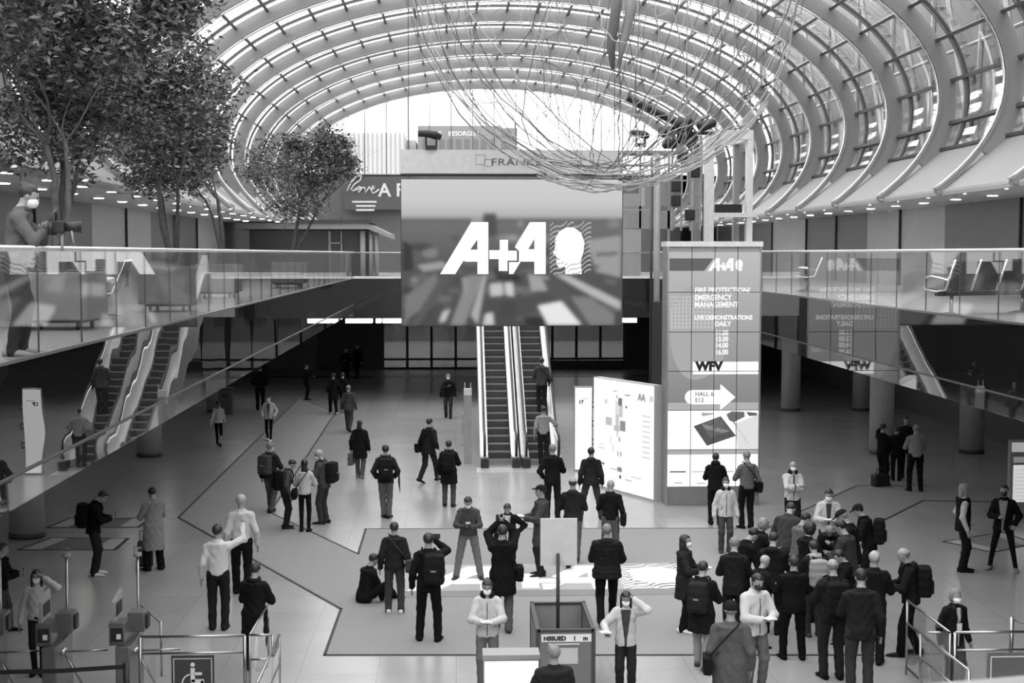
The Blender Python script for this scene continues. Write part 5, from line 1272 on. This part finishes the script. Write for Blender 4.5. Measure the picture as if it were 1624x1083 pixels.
def add_extra(e,c):
    kind=e[0]; lab=e[1]; K=c['K']
    z0=c['r'].location[2]
    def thing(name,cat,p): 
        o=empty(name,tuple(c['W'](p)),c['a'],lab,cat); o.scale=(K,K,K); return o
    if kind=='backpack':
        o_=c['LN']((e[3] if len(e)>3 else 0,-.205-c['th'],1.20)); r=thing('backpack','backpack',o_); v=e[2]
        def f_(P):
            d=sd_el(P,(0,0,0),(.165,.115,.26))
            q=np.abs(P)-np.array([.11,.06,.19]); d2=np.linalg.norm(np.maximum(q,0),axis=-1)+np.minimum(q.max(-1),0)-.045
            return smin(d,d2,.04)+.004*np.sin(P[...,2]*45)
        mesh_sdf(f_,(-.22,-.18,-.3),(.22,.18,.3),.014,'pack',cloth(v),r)
        q=MB(); q.box((0,-.115,-.08),(.20,.06,.2)); q.build('front_pocket',cloth(v),r,bevel=.02)
        
        if v>.018: q=MB(); q.box((0,-.15,.0),(.08,.01,.02)); q.build('reflective_patch',mat('patch_pale',.3,.5),r)
        for s in(-1,1):
            q=MB(); L=[(s*.085,-.10,1.38),(s*.10,-.02,1.475),(s*.11,.08,1.42),(s*.12,.125,1.28),(s*.135,.09,1.12),(s*.13,-.08,1.04)]
            q.tube([c['LN'](np.array(p_)*[c['bd'],1+c['th']*4,1]+[0,0,c['th']])-np.array(o_) for p_ in L],.016,6); q.build('shoulder_strap',cloth(v),r,True)
    elif kind in('shoulder_bag','messenger_bag'):
        s=e[3] if len(e)>3 else 1; yb=e[4] if len(e)>4 else -.05; o_=np.array([s*(.24*c['bd']+c['th']),yb,.93]); r=thing('shoulder_bag','bag',o_); v=e[2]
        q=MB(); q.box((0,0,0),(.12,.32,.24)); q.build('pouch',cloth(v),r,bevel=.03); q=MB(); q.box((s*.062,0,.04),(.01,.30,.15)); q.build('flap',cloth(v),r)
        q=MB(); L=[(s*.24,yb-.08,1.04),(s*.10,-.155,1.22),(-s*.09,-.11,1.44),(-s*.10,-.0,1.495),(-s*.08,.09,1.42),(s*.05,.15,1.25),(s*.235,yb+.10,1.04)]
        q.tube([c['LN'](np.array(p_)*[c['bd'],1+c['th']*5,1]+[0,0,c['th']*.8])-o_ for p_ in L],.010,6); q.build('strap',cloth(v),r,True)
    elif kind=='phone':
        m=(c['wr'][0]+c['wr'][1])/2 if len(e)<3 else c['wr'][e[2]]; o_=m+np.array([0,.10,.04]); r=thing('phone','phone',o_)
        q=MB(); q.box((0,0,0),(.15 if len(e)>3 else .075,.01,.08 if len(e)>3 else .15)); q.build('casing',M_black,r,bevel=.004); q=MB(); q.box((0,-.006,0),(.13 if len(e)>3 else .065,.003,.065 if len(e)>3 else .13)); q.build('display',mat('phone_glass',.05,.1),r)
    elif kind=='papers':
        m=(c['wr'][0]+c['wr'][1])/2 if len(e)<3 or e[2] is None else c['wr'][e[2]]; o_=m+np.array([0,.10,.03]); r=thing('leaflets','paper',o_)
        q=MB(); R=rotm(.5,.3)
        for k in range(3): q.box((.01*k,0,.008*k),(.16,.12,.004),rz=.25*k)
        q.build('sheet',M_white,r)
    elif kind=='shopping_bag':
        s=e[3]; o_=c['wr'][(s+1)//2]+np.array([0,0,-.30]); r=thing('carrier_bag','bag',o_)
        def f_(P):
            q=np.abs(P)-np.array([.05,.13,.15]); return np.linalg.norm(np.maximum(q,0),axis=-1)+np.minimum(q.max(-1),0)-.03+.006*np.sin(P[...,2]*40+P[...,1]*20)
        mesh_sdf(f_,(-.12,-.2,-.22),(.12,.2,.22),.014,'bag_body',cloth(e[2]),r); q=MB(); q.tube([(0,-.08,.16),(0,-.03,.29),(0,.03,.29),(0,.08,.16)],.008,6); q.build('handle',cloth(e[2]),r)
    elif kind=='umbrella':
        o_=c['hips'][1]+np.array([.22,-.08,.05]); r=thing('umbrella','umbrella',o_); q=MB(); q.tube([(0,0,.1),(0,0,-.1),(.02,0,-.36)],[.022,.025,.006],8); q.build('rolled_canopy',M_black,r,True)
    elif kind=='camera':
        m=(c['wr'][0]+c['wr'][1])/2; o_=m+np.array([0,.11,.03]); r=thing('camera','camera',o_)
        q=MB(); q.box((0,0,0),(.14,.08,.10)); q.build('camera_body',M_black,r,bevel=.01); q=MB(); q.tube([(0,.04,0),(0,.16,0)],[.04,.045],14); q.build('lens',M_black,r,True)
    elif kind=='rig':
        m=(c['wr'][0]+c['wr'][1])/2; o_=m+np.array([0,.12,.04]); r=thing('video_camera','camera',o_)
        q=MB(); q.box((0,0,0),(.12,.16,.12)); q.build('camera_body',M_black,r,bevel=.01); q=MB(); q.tube([(0,.08,0),(0,.24,0)],[.045,.06],16); q.build('lens',M_black,r,True)
        q=MB(); q.tube([(.16,-.04,-.02),(.15,-.02,.12),(0,0,.17),(-.15,-.02,.12),(-.16,-.04,-.02)],.014,8); q.tube([(.16,-.04,-.08),(.16,-.04,.05)],.024,8); q.tube([(-.16,-.04,-.08),(-.16,-.04,.05)],.024,8); q.build('handle_cage',M_black,r,True)
        q=MB(); q.box((0,-.14,.06),(.13,.02,.09)); q.build('monitor',M_dark,r); q=MB(); q.tube([(0,.05,-.06),(0,.05,-.24)],.015,8); q.tube([(.05,.15,-.04),(.06,.17,-.16)],.01,8); q.build('grip_rod',M_grey,r,True)
# ---------------- the crowd (px, foot y, head top y)
P=person
BL,DK,MD,GR,LG,WH=.010,.022,.05,.11,.28,.55
# left half
P(150,912,777,rz=-78,arms=('front','front'),look=38,lean=6,top_g='jacket',tc=BL,pc=.03,sc=.6,hc='black',label='person in black jacket and white sneakers looking down at a phone, black backpack, left',extras=[('backpack','full black backpack on the person with white sneakers, left of the coat wearer',BL),('phone','phone held low by the person with the black backpack, left')])
P(245,904,771,rz=35,arms=('front','front'),look=15,turn=.4,top_g='longcoat',tc=.25,pc=BL,sc=.03,hc='black',wide=.14,pants='loose',label='person in a long light grey coat seen from behind, gesturing, black trousers')
a=fl(231,902); r=empty('suitcase',(a[0],a[1],0),.2,'small black suitcase standing at the left of the long grey coat','suitcase'); MB().box((0,0,.32),(.30,.22,.52)).build('case',M_black,r,bevel=.03); MB().tube([(-.1,-.08,.55),(-.1,-.08,.8),(.1,-.08,.8),(.1,-.08,.55)],.01,6).build('pull_handle',M_dark,r)
P(3,1003,860,rz=-80,arms=('front','front'),lean=5,top_g='jacket',tc=BL,pc=.06,sc=BL,legs='step',label='person in black top cut by the left picture edge, holding a dark device',extras=[('phone','dark device held by the person at the left edge')])
P(62,1068,900,rz=-172,arms=('head','down'),top_g='sweater',tc=.55,pc=.03,sc=BL,hair='long',hc='brown',mask='white',pants='slim',skin=1,wide=.07,build=.9,look=4,label='person in white long sleeved top touching the head, behind the left turnstile')
P(347,998,829,rz=4,arms=('down','point'),top_g='shirt',tc=.62,pc=.025,sc=.03,hc='brown',turn=-.25,lean=-2,label='person in white shirt seen from behind pointing up with the right arm')
P(384,943,782,rz=10,arms=('down','down'),top_g='shirt',tc=.55,pc=.012,sc=.02,hair='short',hc='white',legs='step',label='grey haired person in white shirt and black trousers, just behind the pointing person')
P(405,1062,891,rz=-14,arms=('front','front'),look=15,top_g='coat',tc=.014,pc=.02,sc=.02,hc='brown',scarf=.02,label='person in dark knee length coat standing behind the steel railing, lower left',extras=[('phone','phone in the hand of the person in the dark coat at the railing',1)])
P(347,708,635,rz=5,arms=('swing_b','swing_f'),legs='walk',top_g='sweater',tc=.5,pc=.01,sc=.03,hair='ponytail',hc='black',pants='slim',build=.88,wide=.05,label='person walking away with white jacket, long dark ponytail and black trousers, far left')
P(427,699,626,rz=176,arms=('pocket','pocket'),legs='step',top_g='jacket',tc=.55,pc=.01,sc=.6,hc='brown',mask='white',shirt=(.12,.07),pants='slim',build=.92,label='person in open white jacket walking towards the camera with a face mask, far left')
P(413,651,578,rz=10,arms=('pocket','pocket'),top_g='jacket',tc=BL,pc=BL,sc=BL,hc='black',hood=True,legs='step',label='dark hooded figure behind the white jacket, far left')
P(486,634,577,rz=-70,arms=('front','front'),top_g='jacket',tc=BL,pc=BL,sc=BL,hc='black',label='lone black clad person standing by the dark back wall, far left')
P(529,657,591,rz=25,arms=('pocket','pocket'),top_g='coat',tc=BL,pc=BL,sc=.6,hc='black',legs='step',label='person in black coat with white shoes, left of the walking grey suit')
P(544,654,590,rz=-10,arms=('down','down'),top_g='jacket',tc=BL,pc=BL,sc=.6,hc='black',legs='walk',label='person in black close behind the one with white shoes')
P(549,607,551,rz=170,arms=('front','front'),top_g='jacket',tc=BL,pc=BL,sc=BL,hc='black',eyes=False,label='dark figure near the far doors, left one of the pair')
P(567,600,545,rz=150,arms=('down','down'),top_g='coat',tc=BL,pc=BL,sc=BL,hc='black',legs='step',eyes=False,label='dark figure near the far doors, right one of the pair')
P(553,685,610,rz=-5,arms=('down','down'),legs='walk',top_g='suit',tc=.06,pc=.06,sc=.03,hc='grey',label='person in a dark grey suit walking away, middle distance left')
P(571,758,665,rz=-8,arms=('down','down'),legs='step',top_g='coat',tc=.014,pc=.10,sc=.2,hair='straightlong',hc='black',hat=None,hood=True,wide=.07,label='person in black hooded coat and grey trousers walking away with a carrier bag',extras=[('shopping_bag','grey carrier bag in the left hand of the person in the black hooded coat',.12,-1)])
P(612,821,704,rz=4,arms=('pocket','pocket'),legs='cross',top_g='jacket',tc=.03,pc=.13,sc=.03,hc='brown',wide=.05,label='person walking away in dark jacket and pale grey trousers, centre left',extras=[('backpack','dark backpack on the person with pale grey trousers, centre left',.02),('umbrella','folded dark umbrella at the right hip of the person with pale grey trousers')])
P(680,766,662,rz=-35,arms=('down','pocket'),legs='walk2',lean=4,top_g='suit',tc=.02,pc=.03,sc=.03,hc='black',label='striding person in dark jacket with a bag on the left side, behind the black coat',extras=[('shoulder_bag','dark bag hanging at the left side of the striding person',.015,-1)])
P(712,803,697,rz=-5,arms=('down','front'),top_g='coat',tc=.014,pc=.08,sc=.03,hc='brown',hood=True,wide=.11,label='person in black coat and grey jeans standing with back turned, centre left',extras=[('backpack','small black backpack on the black coat, centre left',.015)])
P(711,663,592,rz=178,arms=('down','chest'),legs='step',top_g='jacket',tc=.018,pc=.05,sc=.02,hc='grey',mask='white',label='person with white mask walking towards the camera, left of the escalators',extras=[('shoulder_bag','dark shoulder bag of the person walking to the camera by the escalators',.015,1)])
P(429,812,700,rz=-25,arms=('down','front'),legs='step',top_g='jacket',tc=.03,pc=.09,sc=.03,hc='grey',mask='white',turn=-.6,label='person with a huge trekking backpack, leftmost of the group of four',extras=[('backpack','huge grey trekking backpack, leftmost of the group of four',.06)])
P(453,838,729,rz=-70,arms=('front','down'),look=30,lean=8,top_g='sweater',tc=.075,pc=.03,sc=.03,hc='brown',label='person in grey sweater leaning forward with a dark backpack, second of the group of four',extras=[('backpack','black backpack of the person in the grey sweater, group of four',BL)])
P(484,843,727,rz=0,arms=('front','front'),top_g='sweater',tc=.5,pc=.012,sc=.02,hair='straightlong',hc='black',pants='slim',build=.86,wide=.10,label='person in white top with long black hair, third of the group of four',extras=[('shoulder_bag','black shoulder bag of the person with long black hair',.012,-1,-.12)])
P(514,830,711,rz=70,arms=('front','cross'),look=20,lean=5,top_g='jacket',tc=.07,pc=.045,sc=.03,hc='white',mask='white',label='white haired person in grey jacket facing left, rightmost of the group of four',extras=[('backpack','dark backpack of the white haired person in the group of four',.02)])
# sitting person
pp_=fl(578,955)
P(pos=(pp_[0],pp_[1],0),hgt=1.72,rz=-55,arms=('knee','knee'),legs='floor',lean=14,look=18,top_g='jacket',tc=.014,pc=.012,sc=.012,hc='black',label='person in black sitting on the carpet with bent knees, centre left')
P(626,972,826,rz=0,arms=('down','down'),top_g='jacket',tc=.03,pc=.06,sc=.65,hc='brown',wide=.12,label='person in dark jacket and white sneakers seen from behind with a messenger bag',extras=[('messenger_bag','grey messenger bag at the right hip of the person with white sneakers',.06,1,-.08)])
P(680,1016,843,rz=-6,arms=('down','photo'),legs='stand',top_g='suit',tc=.012,pc=.012,sc=.012,hc='brown',turn=-.5,wide=.15,label='person in black suit with legs apart taking a picture, seen from behind',extras=[('backpack','black backpack hanging on the right of the person in the black suit',.02,.12),('phone','phone held up by the person in the black suit',1,'w')])
P(743,918,786,rz=176,arms=('front','front'),legs='wide',look=30,top_g='sweater',tc=.07,pc=.17,sc=.05,hc='brown',mask='white',badge=True,label='person in dark grey sweater with badge, pale trousers, legs apart, looking at a camera',extras=[('camera','camera in the hands of the person with pale trousers and badge')])
P(806,918,793,rz=170,arms=('hip','down'),look=25,lean=6,top_g='suit',tc=.014,pc=.02,sc=.02,hc='brown',shirt=(.6,.06),badge=True,label='person in dark blazer and white shirt with badge, bending slightly, centre')
P(797,1000,830,rz=2,arms=('hold_up','hold_up'),legs='step',top_g='coat',tc=.012,pc=.10,sc=.08,hc='brown',label='person in long black jacket seen from behind photographing with raised phone, centre',extras=[('phone','phone raised overhead by the person in the long black jacket',0),('shoulder_bag','black bag hanging at the right side of the long black jacket',.012,1,.05)])
P(858,913,768,rz=95,arms=('front','front'),top_g='coat',tc=.06,pc=.03,sc=.03,hc='black',hat='cap',label='person with dark cap in grey coat facing left, behind the blank sign board',extras=[('papers','papers held by the person with the dark cap')])
P(876,824,703,rz=-8,arms=('pocket','front'),top_g='jacket',tc=.014,pc=.02,sc=.02,hc='grey',wide=.12,label='person in black jacket standing below the right escalator, seen from behind')
P(908,898,755,rz=-5,arms=('front','front'),legs='walk2',top_g='sweater',tc=.03,pc=.12,sc=.03,hair='bald_fringe',hc='brown',wide=.10,hood=True,label='person in dark hooded sweater and grey trousers behind the blank sign board')
P(937,823,708,rz=-4,arms=('down','down'),legs='wide',top_g='jacket',tc=.03,pc=.05,sc=.03,hc='black',hood=True,label='person in dark jacket with legs apart in front of the lit map board')
P(968,892,759,rz=-6,arms=('front','down'),top_g='sweater',tc=.014,pc=.10,sc=.03,hair='bald',label='bald person in black sweater seen from behind near the map board',extras=[('shoulder_bag','large black bag on the right side of the bald person in black',.012,1,-.1)])
P(962,990,829,rz=-8,arms=('front','front'),legs='walk2',top_g='puffy',tc=.02,pc=.010,sc=.02,hair='short',hc='grey',hood=True,wide=.12,build=1.1,label='grey haired person in bulky dark hooded jacket and black trousers, right of the blank sign')
# staff in white jackets
P(773,1092,915,rz=178,arms=('front','front'),look=12,turn=-.2,top_g='jacket',tc=WH,pc=.16,sc=.05,hair='bun',hc='brown',mask='white',collar=.02,skin=1,zipper=True,build=.93,label='staff person in white zipped jacket with dark collar handing out leaflets, bottom centre',extras=[('papers','leaflets in the hands of the staff person at the bottom centre')])
P(992,1104,933,rz=172,arms=('head','out'),look=16,turn=.2,top_g='jacket',tc=WH,pc=.035,sc=.05,hair='long',hc='black',mask='white',shirt=(.06,.075),skin=1,build=.9,label='staff person with long black hair and open white jacket, right of the panel box',extras=[('papers','leaflets held out by the staff person with long black hair',1)])
P(878,1238,1020,rz=10,arms=('front','front'),top_g='puffy',tc=.03,pc=.03,sc=.03,hair='short',hc='grey',label='grey haired person in dark quilted jacket at the bottom edge, seen from behind')
P(1256,850,730,rz=180,arms=('cross','cross'),top_g='jacket',tc=WH,pc=.02,sc=.03,hair='bald',mask='white',collar=.02,shirt=(.1,.02),label='bald staff person in white jacket with crossed arms')
P(1312,908,772,rz=170,arms=('front','front'),look=18,top_g='jacket',tc=.5,pc=.03,sc=.03,hc='black',mask='white',shirt=(.05,.05),label='staff person in pale jacket with white mask behind the crowd, holding papers',extras=[('papers','white papers held by the staff person in the pale jacket behind the crowd')])
P(1150,876,766,rz=178,arms=('down','down'),top_g='jacket',tc=WH,pc=.07,sc=.05,hair='bun',hc='brown',mask='white',collar=.02,zipper=True,build=.9,hgt=1.64,label='staff person in white zipped jacket with arms hanging, in front of the LED column')
P(1196,1096,905,rz=200,arms=('front','front'),look=16,turn=.2,top_g='jacket',tc=WH,pc=.14,sc=.05,hc='black',mask='black',zipper=True,label='staff person in white jacket with black face mask handing out leaflets, front of the crowd',extras=[('papers','leaflets in the hands of the staff person with black face mask')])
# at the LED column
P(1134,832,717,rz=-12,arms=('front','front'),look=10,top_g='jacket',tc=.014,pc=.014,sc=.014,hc='black',collar=.012,label='person in black standing close to the LED column, left of the pair')
P(1184,838,714,rz=12,arms=('front','down'),look=10,top_g='sweater',tc=.14,pc=.015,sc=.015,hair='short',hc='grey',label='grey haired person in grey sweater with a shoulder bag at the LED column',extras=[('shoulder_bag','black shoulder bag on the grey sweater at the LED column',.012,1,.0)])
# right group under the gallery
P(1399,770,671,rz=-60,arms=('head','front'),top_g='suit',tc=BL,pc=BL,sc=BL,hc='black',label='person in black suit at the column, leftmost of the group of four on the right')
P(1421,762,679,rz=-20,arms=('down','front'),top_g='jacket',tc=.02,pc=.015,sc=.02,hc='brown',label='person in dark jacket, second of the group of four on the right')
P(1436,757,660,rz=170,arms=('front','front'),top_g='jacket',tc=.02,pc=.015,sc=.02,hc='brown',label='dark clad person facing the camera, back of the group of four on the right')
P(1451,779,672,rz=-5,arms=('front','front'),top_g='sweater',tc=.27,pc=.015,sc=.02,hair='bald_fringe',hc='grey',wide=.13,build=1.1,label='person in light grey jacket, rightmost of the group of four on the right')
a=fl(1396,771); r=empty('travel_bag',(a[0],a[1],0),.3,'black bag on the floor at the feet of the person in the black suit, right','bag'); MB().box((0,0,.18),(.5,.28,.34)).build('bag_body',M_black,r,bevel=.06); MB().tube([(-.15,0,.33),(-.1,0,.48),(.1,0,.48),(.15,0,.33)],.015,6).build('handle',M_black,r)
P(1526,906,765,rz=-100,arms=('pocket','down'),vest=.012,top_g='shirt',tc=.45,pc=.012,sc=.012,hair='long',hc='blond',pants='loose',build=.9,wide=.06,label='fair haired person in black waistcoat with white sleeves facing right')
P(1590,904,770,rz=150,arms=('pocket','front'),legs='wide',wide=.1,top_g='jacket',tc=.012,pc=.012,sc=.25,hc='black',shirt=(.28,.08),mask='black',pants='slim',hgt=1.76,label='person in open black jacket and pale shirt at the right edge, black trousers')
P(1442,1040,866,rz=75,arms=('front','front'),look=14,lean=6,top_g='jacket',tc=.014,pc=.010,sc=.03,hair='bald_fringe',hc='grey',hood=True,legs='step',label='person with receding hair in black jacket facing left behind the slanting railing',extras=[('backpack','black backpack on the person behind the slanting railing',.014)])
P(1511,1099,931,rz=195,arms=('down','down'),look=5,top_g='suit',tc=.014,pc=.05,sc=.02,hair='bob',hc='grey',mask='white',shirt=(.55,.03),badge=True,build=.95,label='grey haired person in black blazer with lanyard and mask behind the steel gate, lower right')
# crowd on the right
P(1085,1001,846,rz=-110,arms=('front','front'),top_g='coat',tc=.03,pc=.012,sc=.5,hair='long',hc='brown',mask='white',build=.92,wide=.12,label='person in dark coat with long brown hair and a leaflet, leftmost of the crowd',extras=[('papers','folded leaflet held by the person with long brown hair, left of the crowd',0)])
P(1112,1060,888,rz=-25,arms=('front','front'),look=15,turn=-.4,top_g='coat',tc=.016,pc=.3,sc=.1,hc='brown',legs='step',label='person in dark coat and pale trousers with a backpack, front left of the crowd',extras=[('backpack','dark backpack on the person with pale trousers, front left of the crowd',.03)])
P(1163,1018,850,rz=-12,arms=('front','front'),look=20,top_g='suit',tc=.022,pc=.02,sc=.02,hair='short',hc='grey',label='person in dark jacket with short grey hair, left side of the crowd')
P(1157,1160,952,rz=-10,arms=('down','down'),top_g='coat',tc=.10,pc=.05,sc=.03,hc='grey',hat='beanie',build=1.1,label='person in grey coat with dark knitted cap, nearest at the bottom of the crowd',extras=[('shoulder_bag','big dark shoulder bag of the person with the knitted cap',.015,-1,-.1)])
P(1257,1045,880,rz=0,arms=('front','front'),top_g='suit',tc=.010,pc=.008,sc=.01,hc='brown',build=1.12,wide=.14,label='broad person in plain black suit seen from behind, middle of the crowd')
P(1290,1010,856,rz=5,arms=('front','front'),look=15,top_g='jacket',tc=.018,pc=.04,sc=.08,hc='brown',scarf=.4,label='person with white scarf collar in the middle of the crowd',extras=[('backpack','black and white patterned backpack in the middle of the crowd',.3)])
P(1319,1076,884,rz=2,arms=('front','front'),look=10,top_g='jacket',tc=.02,pc=.03,sc=.012,hair='bald_fringe',hc='grey',wide=.11,label='balding person in dark jacket and jeans, front of the crowd',extras=[('backpack','black trekking backpack on the balding person in front of the crowd',.012)])
P(1363,1106,900,rz=-8,arms=('front','down'),look=10,top_g='suit',tc=.022,pc=.04,sc=.02,hc='black',build=1.08,label='person in long dark grey blazer, nearest at the right front of the crowd')
P(1384,1052,872,rz=-20,arms=('front','front'),top_g='jacket',tc=.014,pc=.02,sc=.02,hair='short',hc='white',label='white haired person in dark jacket at the right side of the crowd')
P(1206,961,820,rz=-80,arms=('front','chest'),look=15,top_g='jacket',tc=.014,pc=.02,sc=.02,hc='blond',hair='curly',label='fair curly haired person in black in the back left of the crowd')
P(1174,994,838,rz=-70,arms=('front','front'),look=30,lean=14,top_g='jacket',tc=.010,pc=.02,sc=.02,hc='black',label='black haired person bending forward in the back left of the crowd')
P(1224,1005,842,rz=-20,arms=('front','front'),look=20,top_g='jacket',tc=.018,pc=.02,sc=.02,hc='brown',hood=True,label='dark haired person with hood in the left centre of the crowd')
P(1244,950,800,rz=-30,arms=('front','front'),look=35,lean=22,top_g='jacket',tc=.05,pc=.03,sc=.02,hc='brown',label='person in dark grey jacket bowed forward at the back of the crowd')
P(1264,962,810,rz=-70,arms=('front','front'),look=22,lean=8,top_g='sweater',tc=.14,pc=.03,sc=.02,hc='brown',label='person in grey knitted sweater at the back of the crowd')
P(1280,985,826,rz=-60,arms=('front','front'),look=15,top_g='jacket',tc=.014,pc=.02,sc=.02,hair='curly',hc='black',build=.95,label='person with dark curly hair in the centre of the crowd')
P(1314,957,826,rz=165,arms=('front','front'),look=45,lean=12,top_g='jacket',tc=.014,pc=.02,sc=.02,hc='grey',label='grey haired person facing the camera with bowed head, back centre of the crowd')
P(1345,993,822,rz=50,arms=('front','front'),look=22,lean=8,top_g='jacket',tc=.04,pc=.03,sc=.02,hc='black',label='person in dark grey jacket facing left, right centre of the crowd')
P(1377,940,797,rz=70,arms=('front','front'),look=25,lean=12,top_g='jacket',tc=.012,pc=.02,sc=.02,hat='cap',hc='black',label='person with black cap leaning left at the back right of the crowd',extras=[('backpack','black backpack on the person with the black cap, right of the crowd',.014)])
P(1351,975,805,rz=60,arms=('front','front'),look=30,lean=8,top_g='jacket',tc=.012,pc=.02,sc=.02,hat='cap',hc='grey',label='second person with black cap just left of the leaning one')
P(1338,1020,868,rz=80,arms=('front','front'),look=30,top_g='jacket',tc=.010,pc=.02,sc=.02,hc='black',hgt=1.6,label='small black haired person hidden in the middle of the crowd')
P(1203,1028,886,rz=-60,arms=('front','front'),look=20,lean=6,top_g='jacket',tc=.016,pc=.02,sc=.02,hair='short',hc='white',label='white haired person in dark jacket behind the staff person with black mask')
# escalator riders
for px,top_,lab,tc_,rz_ in((859,562,'person in dark jacket riding up in the middle of the right escalator',.07,0),(862,655,'person in pale shirt stepping onto the right escalator, hand on the rail',.33,-5)):
    best=None
    for Y in np.arange(e2[2]+.3,e2[2]+9,.1):
        zz=esc_surface(e2,Y)+.02 if Y>e2[2]+1 else .08
        t=at(px,top_,Y)[2]-1.76-zz
        if best is None or abs(t)<best[0]: best=(abs(t),Y,zz)
    Y,zz=best[1],best[2]; X_=at(px,700,Y)[0]
    P(pos=(X_,Y,zz),hgt=1.76,rz=rz_,arms=('down','rail') if tc_>.2 else ('front','down'),top_g='jacket' if tc_<.2 else 'sweater',tc=tc_,pc=.03,sc=.02,hc='brown',legs='stand',wide=.08,label=lab,extras=[] if tc_>.2 else [('shoulder_bag','dark bag at the side of the rider in the dark jacket',.02,1)])
# photographer on the left gallery
pg=fl(42,562,GZ)
P(pos=(-4.52,14.15,GZ),hgt=1.80,rz=-82,lean=9,arms=('chest','chest'),look=16,legs='stand',wide=.13,top_g='sweater',tc=.12,pc=.05,sc=.4,hair='bun',hc='brown',mask='white',cell=.012,label='person with hair bun filming with a video camera on the left gallery behind the glass',extras=[('rig','black video camera with handle cage held by the person on the left gallery')])
